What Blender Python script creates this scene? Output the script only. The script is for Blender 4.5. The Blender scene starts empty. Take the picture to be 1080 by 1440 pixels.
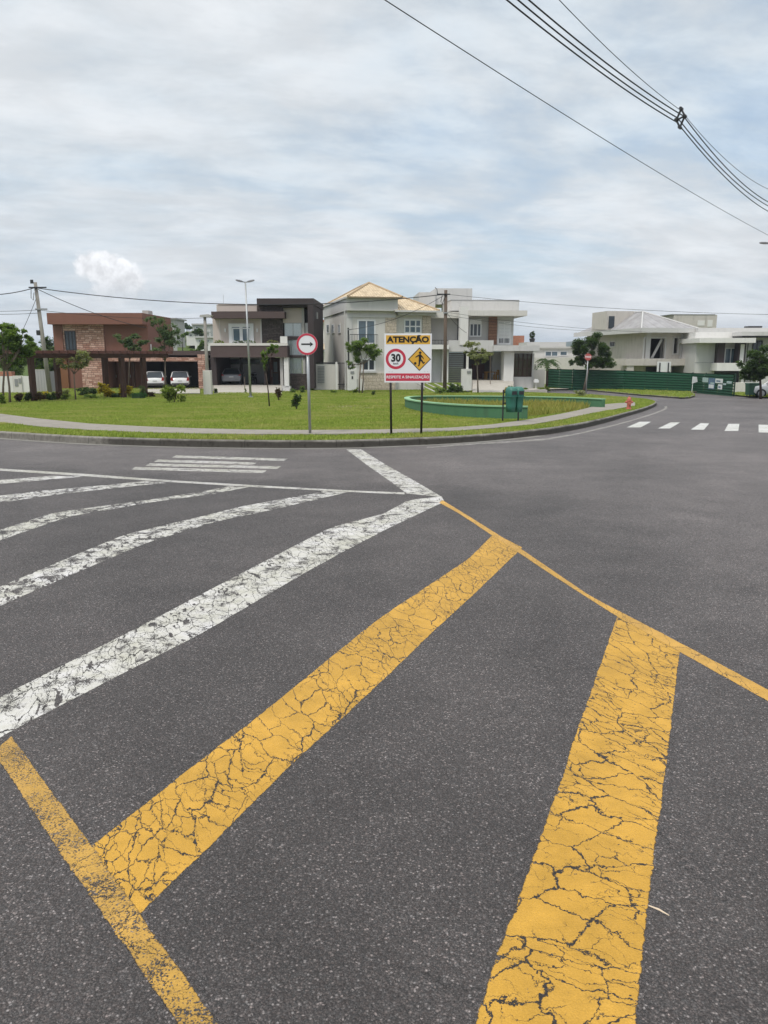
import bpy, bmesh, math, random
import numpy as np
from mathutils import Vector, Matrix
random.seed(7)
RNG = np.random.default_rng(11)
D = bpy.data
SC = bpy.context.scene
COL = SC.collection
R = math.radians

# ------------------------------------------------------------------ camera and terrain
F, CAMZ, PITCH = 1080.0, 1.6, math.atan(220 / 1080.0)
CP, SP = math.cos(PITCH), math.sin(PITCH)
_PR = [(-60, 0), (-8, 0.0), (0, 0), (6, -.03), (10, -.12), (16.5, -.36), (20, -.48), (30, -.86), (40, -1.19), (60, -1.52), (75, -1.66), (100, -1.8), (160, -2.4), (400, -6), (3000, -30)]


def P(y):                                   # height of the road along the view
    if y <= _PR[0][0]: return _PR[0][1]
    n = len(_PR)
    for i in range(n - 1):
        if y <= _PR[i + 1][0]:
            (x0, a), (x1, b) = _PR[i], _PR[i + 1]
            h = x1 - x0
            def sl(k):
                if k == 0 or k == n - 1: return 0
                d0 = (_PR[k][1] - _PR[k - 1][1]) / (_PR[k][0] - _PR[k - 1][0])
                d1 = (_PR[k + 1][1] - _PR[k][1]) / (_PR[k + 1][0] - _PR[k][0])
                return 0 if d0 * d1 <= 0 else 2 * d0 * d1 / (d0 + d1)
            t = (y - x0) / h
            return ((2*t**3 - 3*t*t + 1) * a + (t**3 - 2*t*t + t) * h * sl(i) + (-2*t**3 + 3*t*t) * b + (t**3 - t*t) * h * sl(i + 1))
    return _PR[-1][1]


def ray(px, py):
    a, b = (px - 540) / F, (720 - py) / F
    return Vector((a, CP + b * SP, -SP + b * CP))


def at(px, py, y):                          # point of a pixel's ray at distance y
    d = ray(px, py)
    return Vector((0, 0, CAMZ)) + d * (y / d.y)


def gnd(px, py, dz=0.0):                    # where a pixel's ray meets the ground
    d = ray(px, py)
    lo = hi = .5
    while hi < 400:
        p = at(px, py, hi)
        if p.z <= P(hi) + dz: break
        lo = hi; hi += .5
    for _ in range(40):
        m = (lo + hi) / 2
        if at(px, py, m).z <= P(m) + dz: hi = m
        else: lo = m
    p = at(px, py, hi)
    return Vector((p.x, p.y, P(hi) + dz))


# ------------------------------------------------------------------ objects
def tag(o, label=None, cat=None, group=None, kind=None):
    if label: o['label'] = label
    if cat: o['category'] = cat
    if group: o['group'] = group
    if kind: o['kind'] = kind
    return o


def empty(name, loc, rz=0, label=None, cat=None, group=None):
    o = D.objects.new(name, None)
    o.empty_display_size = .2
    COL.objects.link(o)
    o.location = loc
    o.rotation_euler = (0, 0, rz)
    return tag(o, label, cat, group)


def link(name, me, mat, parent=None, smooth=False):
    o = D.objects.new(name, me)
    COL.objects.link(o)
    if mat: me.materials.append(mat)
    if smooth:
        me.polygons.foreach_set('use_smooth', [True] * len(me.polygons))
    if parent: o.parent = parent
    return o


def copy_tree(o, parent=None):
    c = o.copy()
    COL.objects.link(c)
    if parent: c.parent = parent
    for ch in [k for k in COL.objects if k.parent == o]:
        copy_tree(ch, c)
    return c


class MB:
    def __init__(s):
        s.v, s.f, s.uv = [], [], {}

    def add(s, vs, fs):
        n = len(s.v)
        s.v += [tuple(v) for v in vs]
        s.f += [tuple(i + n for i in f) for f in fs]
        return s

    def box(s, x0, x1, y0, y1, z0, z1, ch=0.0):
        x0, x1 = min(x0, x1), max(x0, x1); y0, y1 = min(y0, y1), max(y0, y1); z0, z1 = min(z0, z1), max(z0, z1)
        return s.add([(x0, y0, z0), (x1, y0, z0), (x1, y1, z0), (x0, y1, z0), (x0, y0, z1), (x1, y0, z1), (x1, y1, z1), (x0, y1, z1)],
                     [(0, 3, 2, 1), (4, 5, 6, 7), (0, 1, 5, 4), (1, 2, 6, 5), (2, 3, 7, 6), (3, 0, 4, 7)])

    def tube(s, pts, rad, n=8, cap=True):
        pts = [Vector(p) for p in pts]
        if not hasattr(rad, '__len__'): rad = [rad] * len(pts)
        base = len(s.v)
        up = Vector((0, 0, 1))
        side = None
        for i, p in enumerate(pts):
            t = (pts[min(i + 1, len(pts) - 1)] - pts[max(i - 1, 0)]).normalized()
            if side is None:
                side = t.cross(up if abs(t.z) < .95 else Vector((1, 0, 0))).normalized()
            side = (side - t * side.dot(t)).normalized()
            o = t.cross(side)
            for k in range(n):
                a = 2 * math.pi * k / n
                s.v.append(tuple(p + (side * math.cos(a) + o * math.sin(a)) * rad[i]))
        for i in range(len(pts) - 1):
            for k in range(n):
                a, b = base + i * n + k, base + i * n + (k + 1) % n
                s.f.append((a, b, b + n, a + n))
        if cap:
            s.f.append(tuple(base + k for k in range(n))[::-1])
            s.f.append(tuple(base + (len(pts) - 1) * n + k for k in range(n)))
        return s

    def lathe(s, prof, c=(0, 0, 0), n=16):
        return s.tube_z([(c[0], c[1], c[2] + z) for r, z in prof], [max(r, .0005) for r, z in prof], n)

    def tube_z(s, pts, rad, n):
        base = len(s.v)
        for p, r in zip(pts, rad):
            for k in range(n):
                a = 2 * math.pi * k / n
                s.v.append((p[0] + r * math.cos(a), p[1] + r * math.sin(a), p[2]))
        for i in range(len(pts) - 1):
            for k in range(n):
                a, b = base + i * n + k, base + i * n + (k + 1) % n
                s.f.append((a, b, b + n, a + n))
        s.f.append(tuple(base + k for k in range(n))[::-1])
        s.f.append(tuple(base + (len(pts) - 1) * n + k for k in range(n)))
        return s

    def prism(s, poly, a, b, axis='y'):      # polygon (2-D) pushed from a to b along an axis
        n = len(poly)
        def v(p, t):
            return {'y': (p[0], t, p[1]), 'z': (p[0], p[1], t), 'x': (t, p[0], p[1])}[axis]
        s.add([v(p, a) for p in poly] + [v(p, b) for p in poly],
              [tuple(range(n)), tuple(range(2 * n - 1, n - 1, -1))] + [(i, i + n, (i + 1) % n + n, (i + 1) % n) for i in range(n)])
        return s

    def build(s, name, mat, parent=None, smooth=False, bevel=0):
        me = D.meshes.new(name)
        me.from_pydata(s.v, [], s.f)
        bm = bmesh.new(); bm.from_mesh(me)
        bmesh.ops.recalc_face_normals(bm, faces=bm.faces)
        if bevel:
            es = [e for e in bm.edges if len(e.link_faces) == 2 and e.calc_face_angle(0) > .6]
            bmesh.ops.bevel(bm, geom=es, offset=bevel, segments=2, affect='EDGES', profile=.5, clamp_overlap=True)
        bm.to_mesh(me); bm.free()
        return link(name, me, mat, parent, smooth)


def part(name, mat, parent, *boxes, bevel=0):
    m = MB()
    for b in boxes: m.box(*b)
    return m.build(name, mat, parent, bevel=bevel)


# ------------------------------------------------------------------ node helpers
class NT:
    def __init__(s, name, world=False):
        if world:
            s.m = D.worlds.new(name)
        else:
            s.m = D.materials.new(name)
        s.m.use_nodes = True
        s.t = s.m.node_tree
        s.t.nodes.clear()
        s.out = s.t.nodes.new('ShaderNodeOutputWorld' if world else 'ShaderNodeOutputMaterial')

    def n(s, ty, props=None, **ins):
        nd = s.t.nodes.new('ShaderNode' + ty)
        for k, v in (props or {}).items(): setattr(nd, k, v)
        for k, v in ins.items():
            k = k.replace('_', ' ')
            s.put(nd.inputs[int(k[1:])] if k[0] == 'i' and k[1:].isdigit() else nd.inputs[k], v)
        return nd

    def put(s, sock, v):
        if hasattr(v, 'is_output') or hasattr(v, 'links'):
            s.t.links.new(v, sock)
        else:
            if hasattr(sock.default_value, '__len__') and not hasattr(v, '__len__'): v = [v] * len(sock.default_value)
            if hasattr(v, '__len__') and len(v) == 3 and len(sock.default_value) == 4: v = (*v, 1)
            sock.default_value = v

    def math(s, op, a, b=0.0, c=None, clamp=False):
        nd = s.t.nodes.new('ShaderNodeMath'); nd.operation = op; nd.use_clamp = clamp
        s.put(nd.inputs[0], a); s.put(nd.inputs[1], b)
        if c is not None: s.put(nd.inputs[2], c)
        return nd.outputs[0]

    def vmath(s, op, a, b=(0, 0, 0)):
        nd = s.t.nodes.new('ShaderNodeVectorMath'); nd.operation = op
        s.put(nd.inputs[0], a)
        if op == 'SCALE': s.put(nd.inputs['Scale'], b)
        else: s.put(nd.inputs[1], b)
        return nd.outputs[0]

    def ramp(s, f, stops, interp='LINEAR'):
        nd = s.t.nodes.new('ShaderNodeValToRGB'); nd.color_ramp.interpolation = interp
        el = nd.color_ramp.elements
        while len(el) < len(stops): el.new(.5)
        for e, (p, c) in zip(el, stops):
            e.position = p
            e.color = (c, c, c, 1) if not hasattr(c, '__len__') else (*c[:3], 1)
        s.put(nd.inputs[0], f)
        return nd.outputs[0]

    def smooth(s, v, a, b, lo=0.0, hi=1.0):
        nd = s.t.nodes.new('ShaderNodeMapRange'); nd.interpolation_type = 'SMOOTHSTEP'
        for i, x in enumerate((v, a, b, lo, hi)): s.put(nd.inputs[i], x)
        return nd.outputs[0]

    def mix(s, f, a, b, blend='MIX'):
        nd = s.t.nodes.new('ShaderNodeMix'); nd.data_type = 'RGBA'; nd.blend_type = blend
        s.put(nd.inputs[0], f); s.put(nd.inputs[6], a); s.put(nd.inputs[7], b)
        return nd.outputs[2]

    def noise(s, vec, scale, detail=4, rough=.55, dist=0.0, dim='3D'):
        nd = s.n('TexNoise', {'noise_dimensions': dim}, Vector=vec, Scale=scale, Detail=detail, Roughness=rough, Distortion=dist)
        return nd.outputs[0]

    def pos(s): return s.n('NewGeometry').outputs['Position']
    def obj(s): return s.n('TexCoord').outputs['Object']

    def finish(s, color, rough=.8, spec=.4, height=None, bump=.3, dist=.01, **kw):
        b = s.n('BsdfPrincipled', None, Base_Color=color, Roughness=rough)
        b.inputs['Specular IOR Level'].default_value = spec
        for k, v in kw.items(): s.put(b.inputs[k.replace('_', ' ')], v)
        if height is not None:
            bp = s.n('Bump', None, Strength=bump, Distance=dist, Height=height)
            s.t.links.new(bp.outputs[0], b.inputs['Normal'])
        s.t.links.new(b.outputs[0], s.out.inputs[0])
        return s.m


_cache = {}


def plain(name, c, rough=.7, var=.12, scale=3.0, spec=.4, bump=0.15, metal=0.0, dirt=0.0):
    """painted / plastered / metal surface: colour with blotches, streaks and a fine grain"""
    if name in _cache: return _cache[name]
    t = NT(name)
    o = t.pos()
    a = t.noise(o, scale, 5, .6)
    st = t.noise(t.vmath('MULTIPLY', o, (2.2, 2.2, .25)), 1.5, 4, .6)
    f = t.math('ADD', t.math('MULTIPLY', t.math('SUBTRACT', a, .5), var * 2), t.math('MULTIPLY', t.math('SUBTRACT', st, .5), var * 1.4))
    col = t.mix(1.0, (*c, 1), t.n('CombineColor', None, Red=t.math('ADD', 1, f), Green=t.math('ADD', 1, f), Blue=t.math('ADD', 1, t.math('MULTIPLY', f, 1.1))).outputs[0], 'MULTIPLY')
    if dirt:
        dm = t.smooth(t.noise(t.vmath('MULTIPLY', o, (1.5, 1.5, .3)), 2.3, 6, .65), .5, .72)
        col = t.mix(t.math('MULTIPLY', dm, dirt), col, (.06, .055, .045, 1))
    g = t.noise(o, 60, 3)
    m = t.finish(col, rough, spec, g, bump, .004, Metallic=metal)
    _cache[name] = m
    return m


def stone(name, c1, c2, cm, row=.12, w=.5, bump=.8, rot=None):
    if name in _cache: return _cache[name]
    t = NT(name)
    o = t.obj()
    s = t.n('SeparateXYZ', None, Vector=o)
    u = t.math('ADD', s.outputs[0], s.outputs[1])
    wob = t.noise(o, 1.3, 3)
    v = t.math('ADD', s.outputs[2], t.math('MULTIPLY', wob, .15))
    vec = t.n('CombineXYZ', None, X=u, Y=v).outputs[0]
    b = t.n('TexBrick', {'offset': .37, 'squash': .6, 'squash_frequency': 3}, Vector=vec, Color1=(*c1, 1), Color2=(*c2, 1), Mortar=(*cm, 1), Scale=1.0)
    for k, x in (('Mortar Size', row * .07), ('Mortar Smooth', .3), ('Bias', 0), ('Brick Width', w), ('Row Height', row)): b.inputs[k].default_value = x
    n = t.noise(o, 9, 5, .65)
    col = t.mix(.75, b.outputs[0], t.ramp(n, [(.25, .45), (.75, 1.5)]), 'MULTIPLY')
    h = t.math('ADD', t.math('MULTIPLY', b.outputs[1], -1), n)
    m = t.finish(col, .85, .3, h, bump, .03)
    _cache[name] = m
    return m


def glass_mat(name='window_glass_material', c=(.03, .04, .05)):
    if name in _cache: return _cache[name]
    t = NT(name)
    n = t.noise(t.pos(), 1.2, 2)
    m = t.finish(t.mix(n, (c[0] * .5, c[1] * .5, c[2] * .5, 1), (c[0] * 1.5, c[1] * 1.5, c[2] * 1.5, 1)), .06, .6, n, .03, .05)
    _cache[name] = m
    return m


def clear_glass():
    if 'clear' in _cache: return _cache['clear']
    t = NT('clear_glass_material')
    f = t.n('Fresnel', None, IOR=1.5).outputs[0]
    a = t.n('BsdfTransparent', None, Color=(.95, .97, .97, 1)).outputs[0]
    g = t.n('BsdfGlossy', None, Color=(.9, .9, .9, 1), Roughness=.03).outputs[0]
    mx = t.n('MixShader', None, i0=t.math('ADD', f, .04), i1=a, i2=g)
    t.t.links.new(mx.outputs[0], t.out.inputs[0])
    _cache['clear'] = t.m
    return t.m


def leafy(name, c1, c2, rough=.6, trans=.48):
    if name in _cache: return _cache[name]
    t = NT(name)
    g = t.n('NewGeometry')
    r = g.outputs['Random Per Island']
    big = t.noise(g.outputs['Position'], 2.0, 2)
    f = t.math('ADD', t.math('MULTIPLY', r, .65), t.math('MULTIPLY', big, .45), clamp=True)
    col = t.mix(f, (*c1, 1), (*c2, 1))
    b = t.n('BsdfPrincipled', None, Base_Color=col, Roughness=rough)
    b.inputs['Specular IOR Level'].default_value = .25
    tr = t.n('BsdfTranslucent', None, Color=t.mix(1, col, (1.15, 1.2, .5, 1), 'MULTIPLY'))
    mx = t.n('MixShader', None, i0=trans, i1=b.outputs[0], i2=tr.outputs[0])
    t.t.links.new(mx.outputs[0], t.out.inputs[0])
    _cache[name] = t.m
    return t.m


def np_mesh(name, V, T, mat, parent=None):
    """triangles or quads straight from arrays"""
    me = D.meshes.new(name)
    k = T.shape[1]
    me.vertices.add(len(V)); me.vertices.foreach_set('co', V.astype(np.float32).ravel())
    me.loops.add(T.size); me.loops.foreach_set('vertex_index', T.astype(np.int32).ravel())
    me.polygons.add(len(T)); me.polygons.foreach_set('loop_start', np.arange(0, T.size, k, dtype=np.int32))
    me.update(calc_edges=True); me.validate()
    return link(name, me, mat, parent)


def leaves(name, clumps, n, size, mat, parent=None, flat=.35, droop=0.0, asp=.5, shell=.55):
    """clumps: (x,y,z,rx,ry,rz). A leaf is a folded four-cornered blade, n in all."""
    c = np.array(clumps, float)
    wts = (c[:, 3] * c[:, 4] * c[:, 5]) ** (2 / 3)
    idx = RNG.choice(len(c), n, p=wts / wts.sum())
    d = RNG.normal(size=(n, 3)); d /= np.linalg.norm(d, axis=1)[:, None]
    r = (shell + (1 - shell) * RNG.random(n)) * (1 - .25 * RNG.random(n) ** 3)
    ctr = c[idx, :3] + d * r[:, None] * c[idx, 3:6]
    ax = RNG.normal(size=(n, 3)); ax[:, 2] = ax[:, 2] * flat - droop; ax += d * .6
    ax /= np.linalg.norm(ax, axis=1)[:, None]
    up = RNG.normal(size=(n, 3)) * .6 + np.array([0, 0, 1.0])
    sd = np.cross(ax, up); sd /= np.linalg.norm(sd, axis=1)[:, None] + 1e-9
    L = size * (.6 + .8 * RNG.random(n))[:, None]
    nr = np.cross(sd, ax)
    a = ctr - ax * L * .5; b = ctr + sd * L * asp * .5 + nr * L * .08; e = ctr + ax * L * .5; g = ctr - sd * L * asp * .5 + nr * L * .08
    V = np.stack([a, b, e, g], 1).reshape(-1, 3)
    T = np.arange(4 * n).reshape(n, 4)
    return np_mesh(name, V, T, mat, parent)
# ------------------------------------------------------------------ asphalt and paint
def asphalt_nodes(t):
    p = t.pos()
    v = t.n('TexVoronoi', {'voronoi_dimensions': '2D'}, Vector=p, Scale=150.0)
    rnd = t.n('SeparateColor', None, Color=v.outputs['Color'])
    v2 = t.n('TexVoronoi', {'voronoi_dimensions': '2D'}, Vector=p, Scale=330.0)
    rnd2 = t.n('SeparateColor', None, Color=v2.outputs['Color'])
    st = t.ramp(rnd.outputs[0], [(0, .036), (.55, .070), (.84, .115), (.95, .24), (1, .55)])
    st2 = t.ramp(rnd2.outputs[1], [(0, .042), (.7, .092), (.95, .17), (1, .34)])
    edge = t.ramp(v.outputs['Distance'], [(.15, 1), (.62, .35)])
    c = t.mix(.42, t.mix(1, st, edge, 'MULTIPLY'), st2)
    c = t.mix(1, c, (1.05, .965, .93, 1), 'MULTIPLY')
    warm = t.mix(t.math('MULTIPLY', rnd.outputs[2], .35), c, t.mix(1, c, (1.25, .95, .85, 1), 'MULTIPLY'))
    big = t.noise(p, .22, 5, .6)
    mid = t.noise(p, 1.6, 5, .62)
    wear = t.noise(t.vmath('MULTIPLY', t.vmath('ADD', p, (0, 0, 0)), (.55, .2, 1)), 1.0, 4, .6)
    k = t.math('MULTIPLY', t.math('MULTIPLY', t.smooth(big, .3, .7, .84, 1.22), t.smooth(mid, .25, .75, .84, 1.16)), t.smooth(wear, .3, .7, .92, 1.1))
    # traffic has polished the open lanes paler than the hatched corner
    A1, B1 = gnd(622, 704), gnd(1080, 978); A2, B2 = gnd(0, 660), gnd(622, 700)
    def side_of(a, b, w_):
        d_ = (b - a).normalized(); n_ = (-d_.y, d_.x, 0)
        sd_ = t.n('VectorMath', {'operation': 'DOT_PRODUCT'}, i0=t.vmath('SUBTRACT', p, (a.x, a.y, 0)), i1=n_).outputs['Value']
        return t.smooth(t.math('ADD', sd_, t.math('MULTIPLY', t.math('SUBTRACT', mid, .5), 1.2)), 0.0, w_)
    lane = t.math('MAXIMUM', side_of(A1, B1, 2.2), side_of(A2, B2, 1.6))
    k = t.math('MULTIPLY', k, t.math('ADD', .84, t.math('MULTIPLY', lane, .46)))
    kc = t.n('CombineColor', None, Red=k, Green=k, Blue=k).outputs[0]
    c = t.mix(1, warm, kc, 'MULTIPLY')
    # dark oily smears here and there
    sm = t.math('MULTIPLY', t.smooth(t.noise(t.vmath('MULTIPLY', p, (.5, 1.6, 1)), .8, 6, .7), .62, .72), .35)
    c = t.mix(sm, c, (.03, .028, .027, 1))
    hq = t.vmath('ADD', p, t.vmath('SCALE', t.n('TexNoise', None, Vector=p, Scale=2.5, Detail=6, Roughness=.7).outputs['Color'], .45))
    hv = t.n('TexVoronoi', {'voronoi_dimensions': '2D', 'feature': 'DISTANCE_TO_EDGE'}, Vector=hq, Scale=.9).outputs[0]
    hair = t.math('MULTIPLY', t.smooth(hv, .0015, .005, 1, 0), t.smooth(t.noise(t.vmath('ADD', p, (31, 4, 0)), .6, 3, .6), .52, .60))
    c = t.mix(t.math('MULTIPLY', hair, .75), c, (.016, .014, .013, 1))
    h = t.math('ADD', t.math('MULTIPLY', v.outputs['Distance'], -1.0), t.math('ADD', t.math('MULTIPLY', v2.outputs['Distance'], -.5), t.math('MULTIPLY', mid, .8)))
    rough = t.smooth(rnd.outputs[1], 0, 1, .5, .8)
    return c, h, rough


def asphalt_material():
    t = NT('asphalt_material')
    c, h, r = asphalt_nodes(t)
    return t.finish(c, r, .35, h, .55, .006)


def paint_material(name, col, crack=1.0, wear=.0, aged=.0, margin=.02, coarse=1.0, patch=1.1, flake=0.0):
    t = NT(name)
    c, h, r = asphalt_nodes(t)
    p = t.pos()
    uv = t.n('UVMap', {'uv_map': 'strip'}).outputs[0]      # metres along, metres across
    ed = t.n('UVMap', {'uv_map': 'edge'}).outputs[0]       # metres from the nearer edge
    es = t.n('SeparateXYZ', None, Vector=ed)
    e = t.math('MINIMUM', es.outputs[0], es.outputs[1])
    ns = t.noise(p, 34, 5, .7)
    ns2 = t.noise(p, 5, 4, .6)
    en = t.math('ADD', t.math('MULTIPLY', t.math('SUBTRACT', ns, .5), .022), t.math('MULTIPLY', t.math('SUBTRACT', ns2, .5), .018))
    m = t.smooth(t.math('ADD', t.math('SUBTRACT', e, margin), en), -.002, .003)
    sheet_on = m
    # cracks: wandering cross cracks, a lengthwise one, and a finer web between
    wn = t.n('TexNoise', None, Vector=uv, Scale=3.0, Detail=2, Roughness=.5).outputs['Color']
    wob = t.vmath('SCALE', t.vmath('SUBTRACT', wn, (.5, .5, .5)), .22)
    wn2 = t.n('TexNoise', None, Vector=uv, Scale=22, Detail=5, Roughness=.68).outputs['Color']
    wob2 = t.vmath('SCALE', t.vmath('SUBTRACT', wn2, (.5, .5, .5)), .072)
    q = t.vmath('ADD', t.vmath('ADD', uv, wob), wob2)
    def web(sx, sy, off, rnd=1.0):
        return t.n('TexVoronoi', {'voronoi_dimensions': '2D', 'feature': 'DISTANCE_TO_EDGE'}, Vector=t.vmath('ADD', t.vmath('MULTIPLY', q, (sx, sy, 1)), (off, off * .7, 0)), Scale=1.0, Randomness=rnd).outputs[0]
    w1, w2, w3 = web(6.2 * coarse, 3.6 * coarse, 0), web(13.5 * coarse, 6.5 * coarse, 3.7), web(27 * coarse, 17 * coarse, 9.1)
    lowm = t.noise(uv, 2.6, 4, .6)
    low2 = t.noise(t.vmath('ADD', uv, (7, 3, 0)), 4.5, 4, .6)
    fine_ = t.noise(uv, 40, 3, .6)
    jag = t.smooth(fine_, .3, .7, .55, 1.5)
    th1 = t.math('MULTIPLY', t.math('MULTIPLY', t.smooth(low2, .3, .7, .010, .027), jag), crack)
    c1 = t.smooth(w1, t.math('MULTIPLY', th1, .6), t.math('ADD', th1, .004), 1, 0)
    th2 = t.math('MULTIPLY', t.math('MULTIPLY', t.smooth(lowm, .42, .60, .0, .030), jag), crack)
    c2 = t.math('MULTIPLY', t.smooth(w2, t.math('MULTIPLY', th2, .5), t.math('ADD', th2, .006), 1, 0), t.smooth(lowm, .42, .47))
    th3 = t.math('MULTIPLY', t.math('MULTIPLY', t.smooth(low2, .56, .70, 0, .035), jag), crack)
    c3 = t.math('MULTIPLY', t.smooth(w3, t.math('MULTIPLY', th3, .4), t.math('ADD', th3, .01), 1, 0), t.smooth(low2, .56, .62))
    # chips: small holes, thicker where the paint is tired
    ch = t.noise(p, 58, 4, .6)
    chl = t.noise(p, 3.2, 4, .6)
    chip = t.smooth(ch, t.smooth(chl, .35, .7, .74, .65), t.smooth(chl, .35, .7, .76, .68))
    # worn through to the stones
    ws = t.math('ADD', t.noise(p, 140, 3, .7), t.math('MULTIPLY', t.math('SUBTRACT', t.noise(p, 7, 5, .65), .5), patch))
    worn = t.smooth(ws, 1.0 - wear, 1.08 - wear)
    cr = t.math('MAXIMUM', t.math('MAXIMUM', c1, c2), c3)
    gone = t.math('MAXIMUM', t.math('MAXIMUM', cr, chip), worn)
    if flake:
        for sx, sy, k_, o_ in ((19 * coarse, 9 * coarse, .7, 3.7), (30 * coarse, 17 * coarse, 1.0, 1.3)):
            cell = t.n('TexVoronoi', {'voronoi_dimensions': '2D'}, Vector=t.vmath('ADD', t.vmath('MULTIPLY', q, (sx, sy, 1)), (o_, o_ * .7, 0)), Scale=1.0)
            cr_ = t.n('SeparateColor', None, Color=cell.outputs['Color']).outputs[0]
            edge_bias = t.smooth(e, margin, margin + .12, .10, 0)
            pr = t.math('MULTIPLY', t.math('ADD', t.smooth(t.noise(t.vmath('ADD', uv, (o_ * 9, 2, 0)), 1.7, 4, .6), .42, .66, 0, .6), edge_bias), flake * k_)
            gone = t.math('MAXIMUM', gone, t.smooth(t.math('SUBTRACT', pr, cr_), -.02, .02))
    m = t.math('MULTIPLY', m, t.math('SUBTRACT', 1, gone))
    tone = t.math('MULTIPLY', t.smooth(t.noise(p, 9, 5, .65), .2, .8, .84, 1.12), t.smooth(t.noise(p, 1.3, 4, .6), .3, .7, .88, 1.08))
    tone = t.math('MULTIPLY', tone, t.smooth(t.noise(p, 220, 2, .5), .3, .7, .93, 1.05))
    pc = t.mix(1, (*col, 1), t.n('CombineColor', None, Red=tone, Green=tone, Blue=t.math('POWER', tone, 1.5)).outputs[0], 'MULTIPLY')
    if aged:
        pc = t.mix(t.smooth(t.noise(p, 2.4, 5, .7), .3, .7, 0, aged), pc, t.mix(.5, c, pc))
    base = t.mix(t.math('MULTIPLY', cr, t.math('MULTIPLY', .8, t.smooth(e, margin, margin + .02))), c, (.020, .016, .014, 1))
    fin = t.mix(m, base, pc)
    hh = t.math('ADD', t.math('MULTIPLY', h, t.math('SUBTRACT', 1, t.math('MULTIPLY', m, .5))), t.math('MULTIPLY', m, .9))
    mt = t.finish(fin, t.mix(m, r, (.55, .55, .55, 1)), .35, hh, .5, .006)
    bs = next(n_ for n_ in t.t.nodes if n_.type == 'BSDF_PRINCIPLED')
    mx = t.n('MixShader', None, i0=sheet_on, i1=t.n('BsdfTransparent').outputs[0], i2=bs.outputs[0])
    t.t.links.new(mx.outputs[0], t.out.inputs[0])
    return mt


def sheet_z(bm, dz, ys, xs):
    xsv = [v.co.x for v in bm.verts]; ysv = [v.co.y for v in bm.verts]
    def cut(lo, hi, st, ax):
        k = math.ceil(lo / st) * st
        while k < hi:
            co = (0, k, 0) if ax else (k, 0, 0); no = (0, 1, 0) if ax else (1, 0, 0)
            bmesh.ops.bisect_plane(bm, geom=bm.verts[:] + bm.edges[:] + bm.faces[:], dist=1e-5, plane_co=co, plane_no=no)
            k += st
    cut(min(ysv), max(ysv), ys, 1)
    if xs: cut(min(xsv), max(xsv), xs, 0)
    for v in bm.verts: v.co.z = P(v.co.y) + (dz(v.co.x, v.co.y) if callable(dz) else dz)


def sheet(name, poly, mat, dz, ys=1.0, xs=None, parent=None, label=None, cat=None, group=None):
    bm = bmesh.new()
    f = bm.faces.new([bm.verts.new((p[0], p[1], 0)) for p in poly])
    f.normal_update()
    if f.normal.z < 0: f.normal_flip()
    bmesh.ops.triangulate(bm, faces=[f])
    sheet_z(bm, dz, ys, xs)
    me = D.meshes.new(name); bm.to_mesh(me); bm.free()
    o = link(name, me, mat, parent)
    if not parent: tag(o, label, cat, group, 'structure')
    return o


def resample(pts, n):
    """n points along a polyline, evenly spaced"""
    ds = [0]
    for a, b in zip(pts, pts[1:]): ds.append(ds[-1] + (b - a).length)
    out = []
    for i in range(n):
        s = ds[-1] * i / (n - 1)
        k = 0
        while k < len(ds) - 2 and ds[k + 1] < s: k += 1
        f = (s - ds[k]) / max(1e-9, ds[k + 1] - ds[k])
        out.append(pts[k].lerp(pts[k + 1], min(1, max(0, f))))
    return out


def strip(name, up, lo, mat, label, cat='road marking', group=None, margin=.02, seg=.25, dz=.004, soff=None):
    """a painted band between two edges given as points in the photograph"""
    a = [gnd(*p) for p in up]; b = [gnd(*p) for p in lo]
    L = sum((y - x).length for x, y in zip(a, a[1:]))
    n = max(3, int(L / seg))
    a, b = resample(a, n), resample(b, n)
    W = sum((x - y).length for x, y in zip(a, b)) / n
    soff = random.uniform(0, 50) if soff is None else soff
    FR = [0, 0, .25, .5, .75, 1, 1]
    M = len(FR)
    vs, uvs, eds = [], [], []
    ss_ = [0]
    for i in range(1, n): ss_.append(ss_[-1] + ((a[i] + b[i]) / 2 - (a[i - 1] + b[i - 1]) / 2).length)
    tot = ss_[-1]
    rows = [0] + list(range(n)) + [n - 1]
    for ri, i in enumerate(rows):
        d = (b[i] - a[i]); w = d.length; d.normalize()
        tdir = ((a[min(i + 1, n - 1)] + b[min(i + 1, n - 1)]) - (a[max(i - 1, 0)] + b[max(i - 1, 0)])).normalized()
        for k in range(M):
            f = FR[k]
            q = a[i] - d * margin + d * (w + 2 * margin) * f
            if i == 0: q = q - tdir * margin
            if i == n - 1: q = q + tdir * margin
            low = ri in (0, n + 1) or k in (0, M - 1)
            vs.append((q.x, q.y, P(q.y) + (-.003 if low else dz * .12)))
            uvs.append(((ss_[i] - margin if i == 0 else ss_[i] + margin if i == n - 1 else ss_[i]) + soff, f * (w + 2 * margin)))
            eds.append((min(f, 1 - f) * (w + 2 * margin), 0 if i in (0, n - 1) else min(ss_[i], tot - ss_[i]) + margin))
    fs = []
    for i in range(n + 1):
        for k in range(M - 1):
            fs.append((i * M + k, i * M + k + 1, (i + 1) * M + k + 1, (i + 1) * M + k))
    me = D.meshes.new(name); me.from_pydata(vs, [], fs)
    bm = bmesh.new(); bm.from_mesh(me); bmesh.ops.recalc_face_normals(bm, faces=bm.faces)
    if sum(f.normal.z for f in bm.faces) < 0: bmesh.ops.reverse_faces(bm, faces=bm.faces)
    bm.to_mesh(me); bm.free()
    u1 = me.uv_layers.new(name='strip'); u2 = me.uv_layers.new(name='edge')
    for lp in me.loops:
        u1.data[lp.index].uv = uvs[lp.vertex_index]; u2.data[lp.index].uv = eds[lp.vertex_index]
    return tag(link(name, me, mat), label, cat, group, 'structure')


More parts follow.
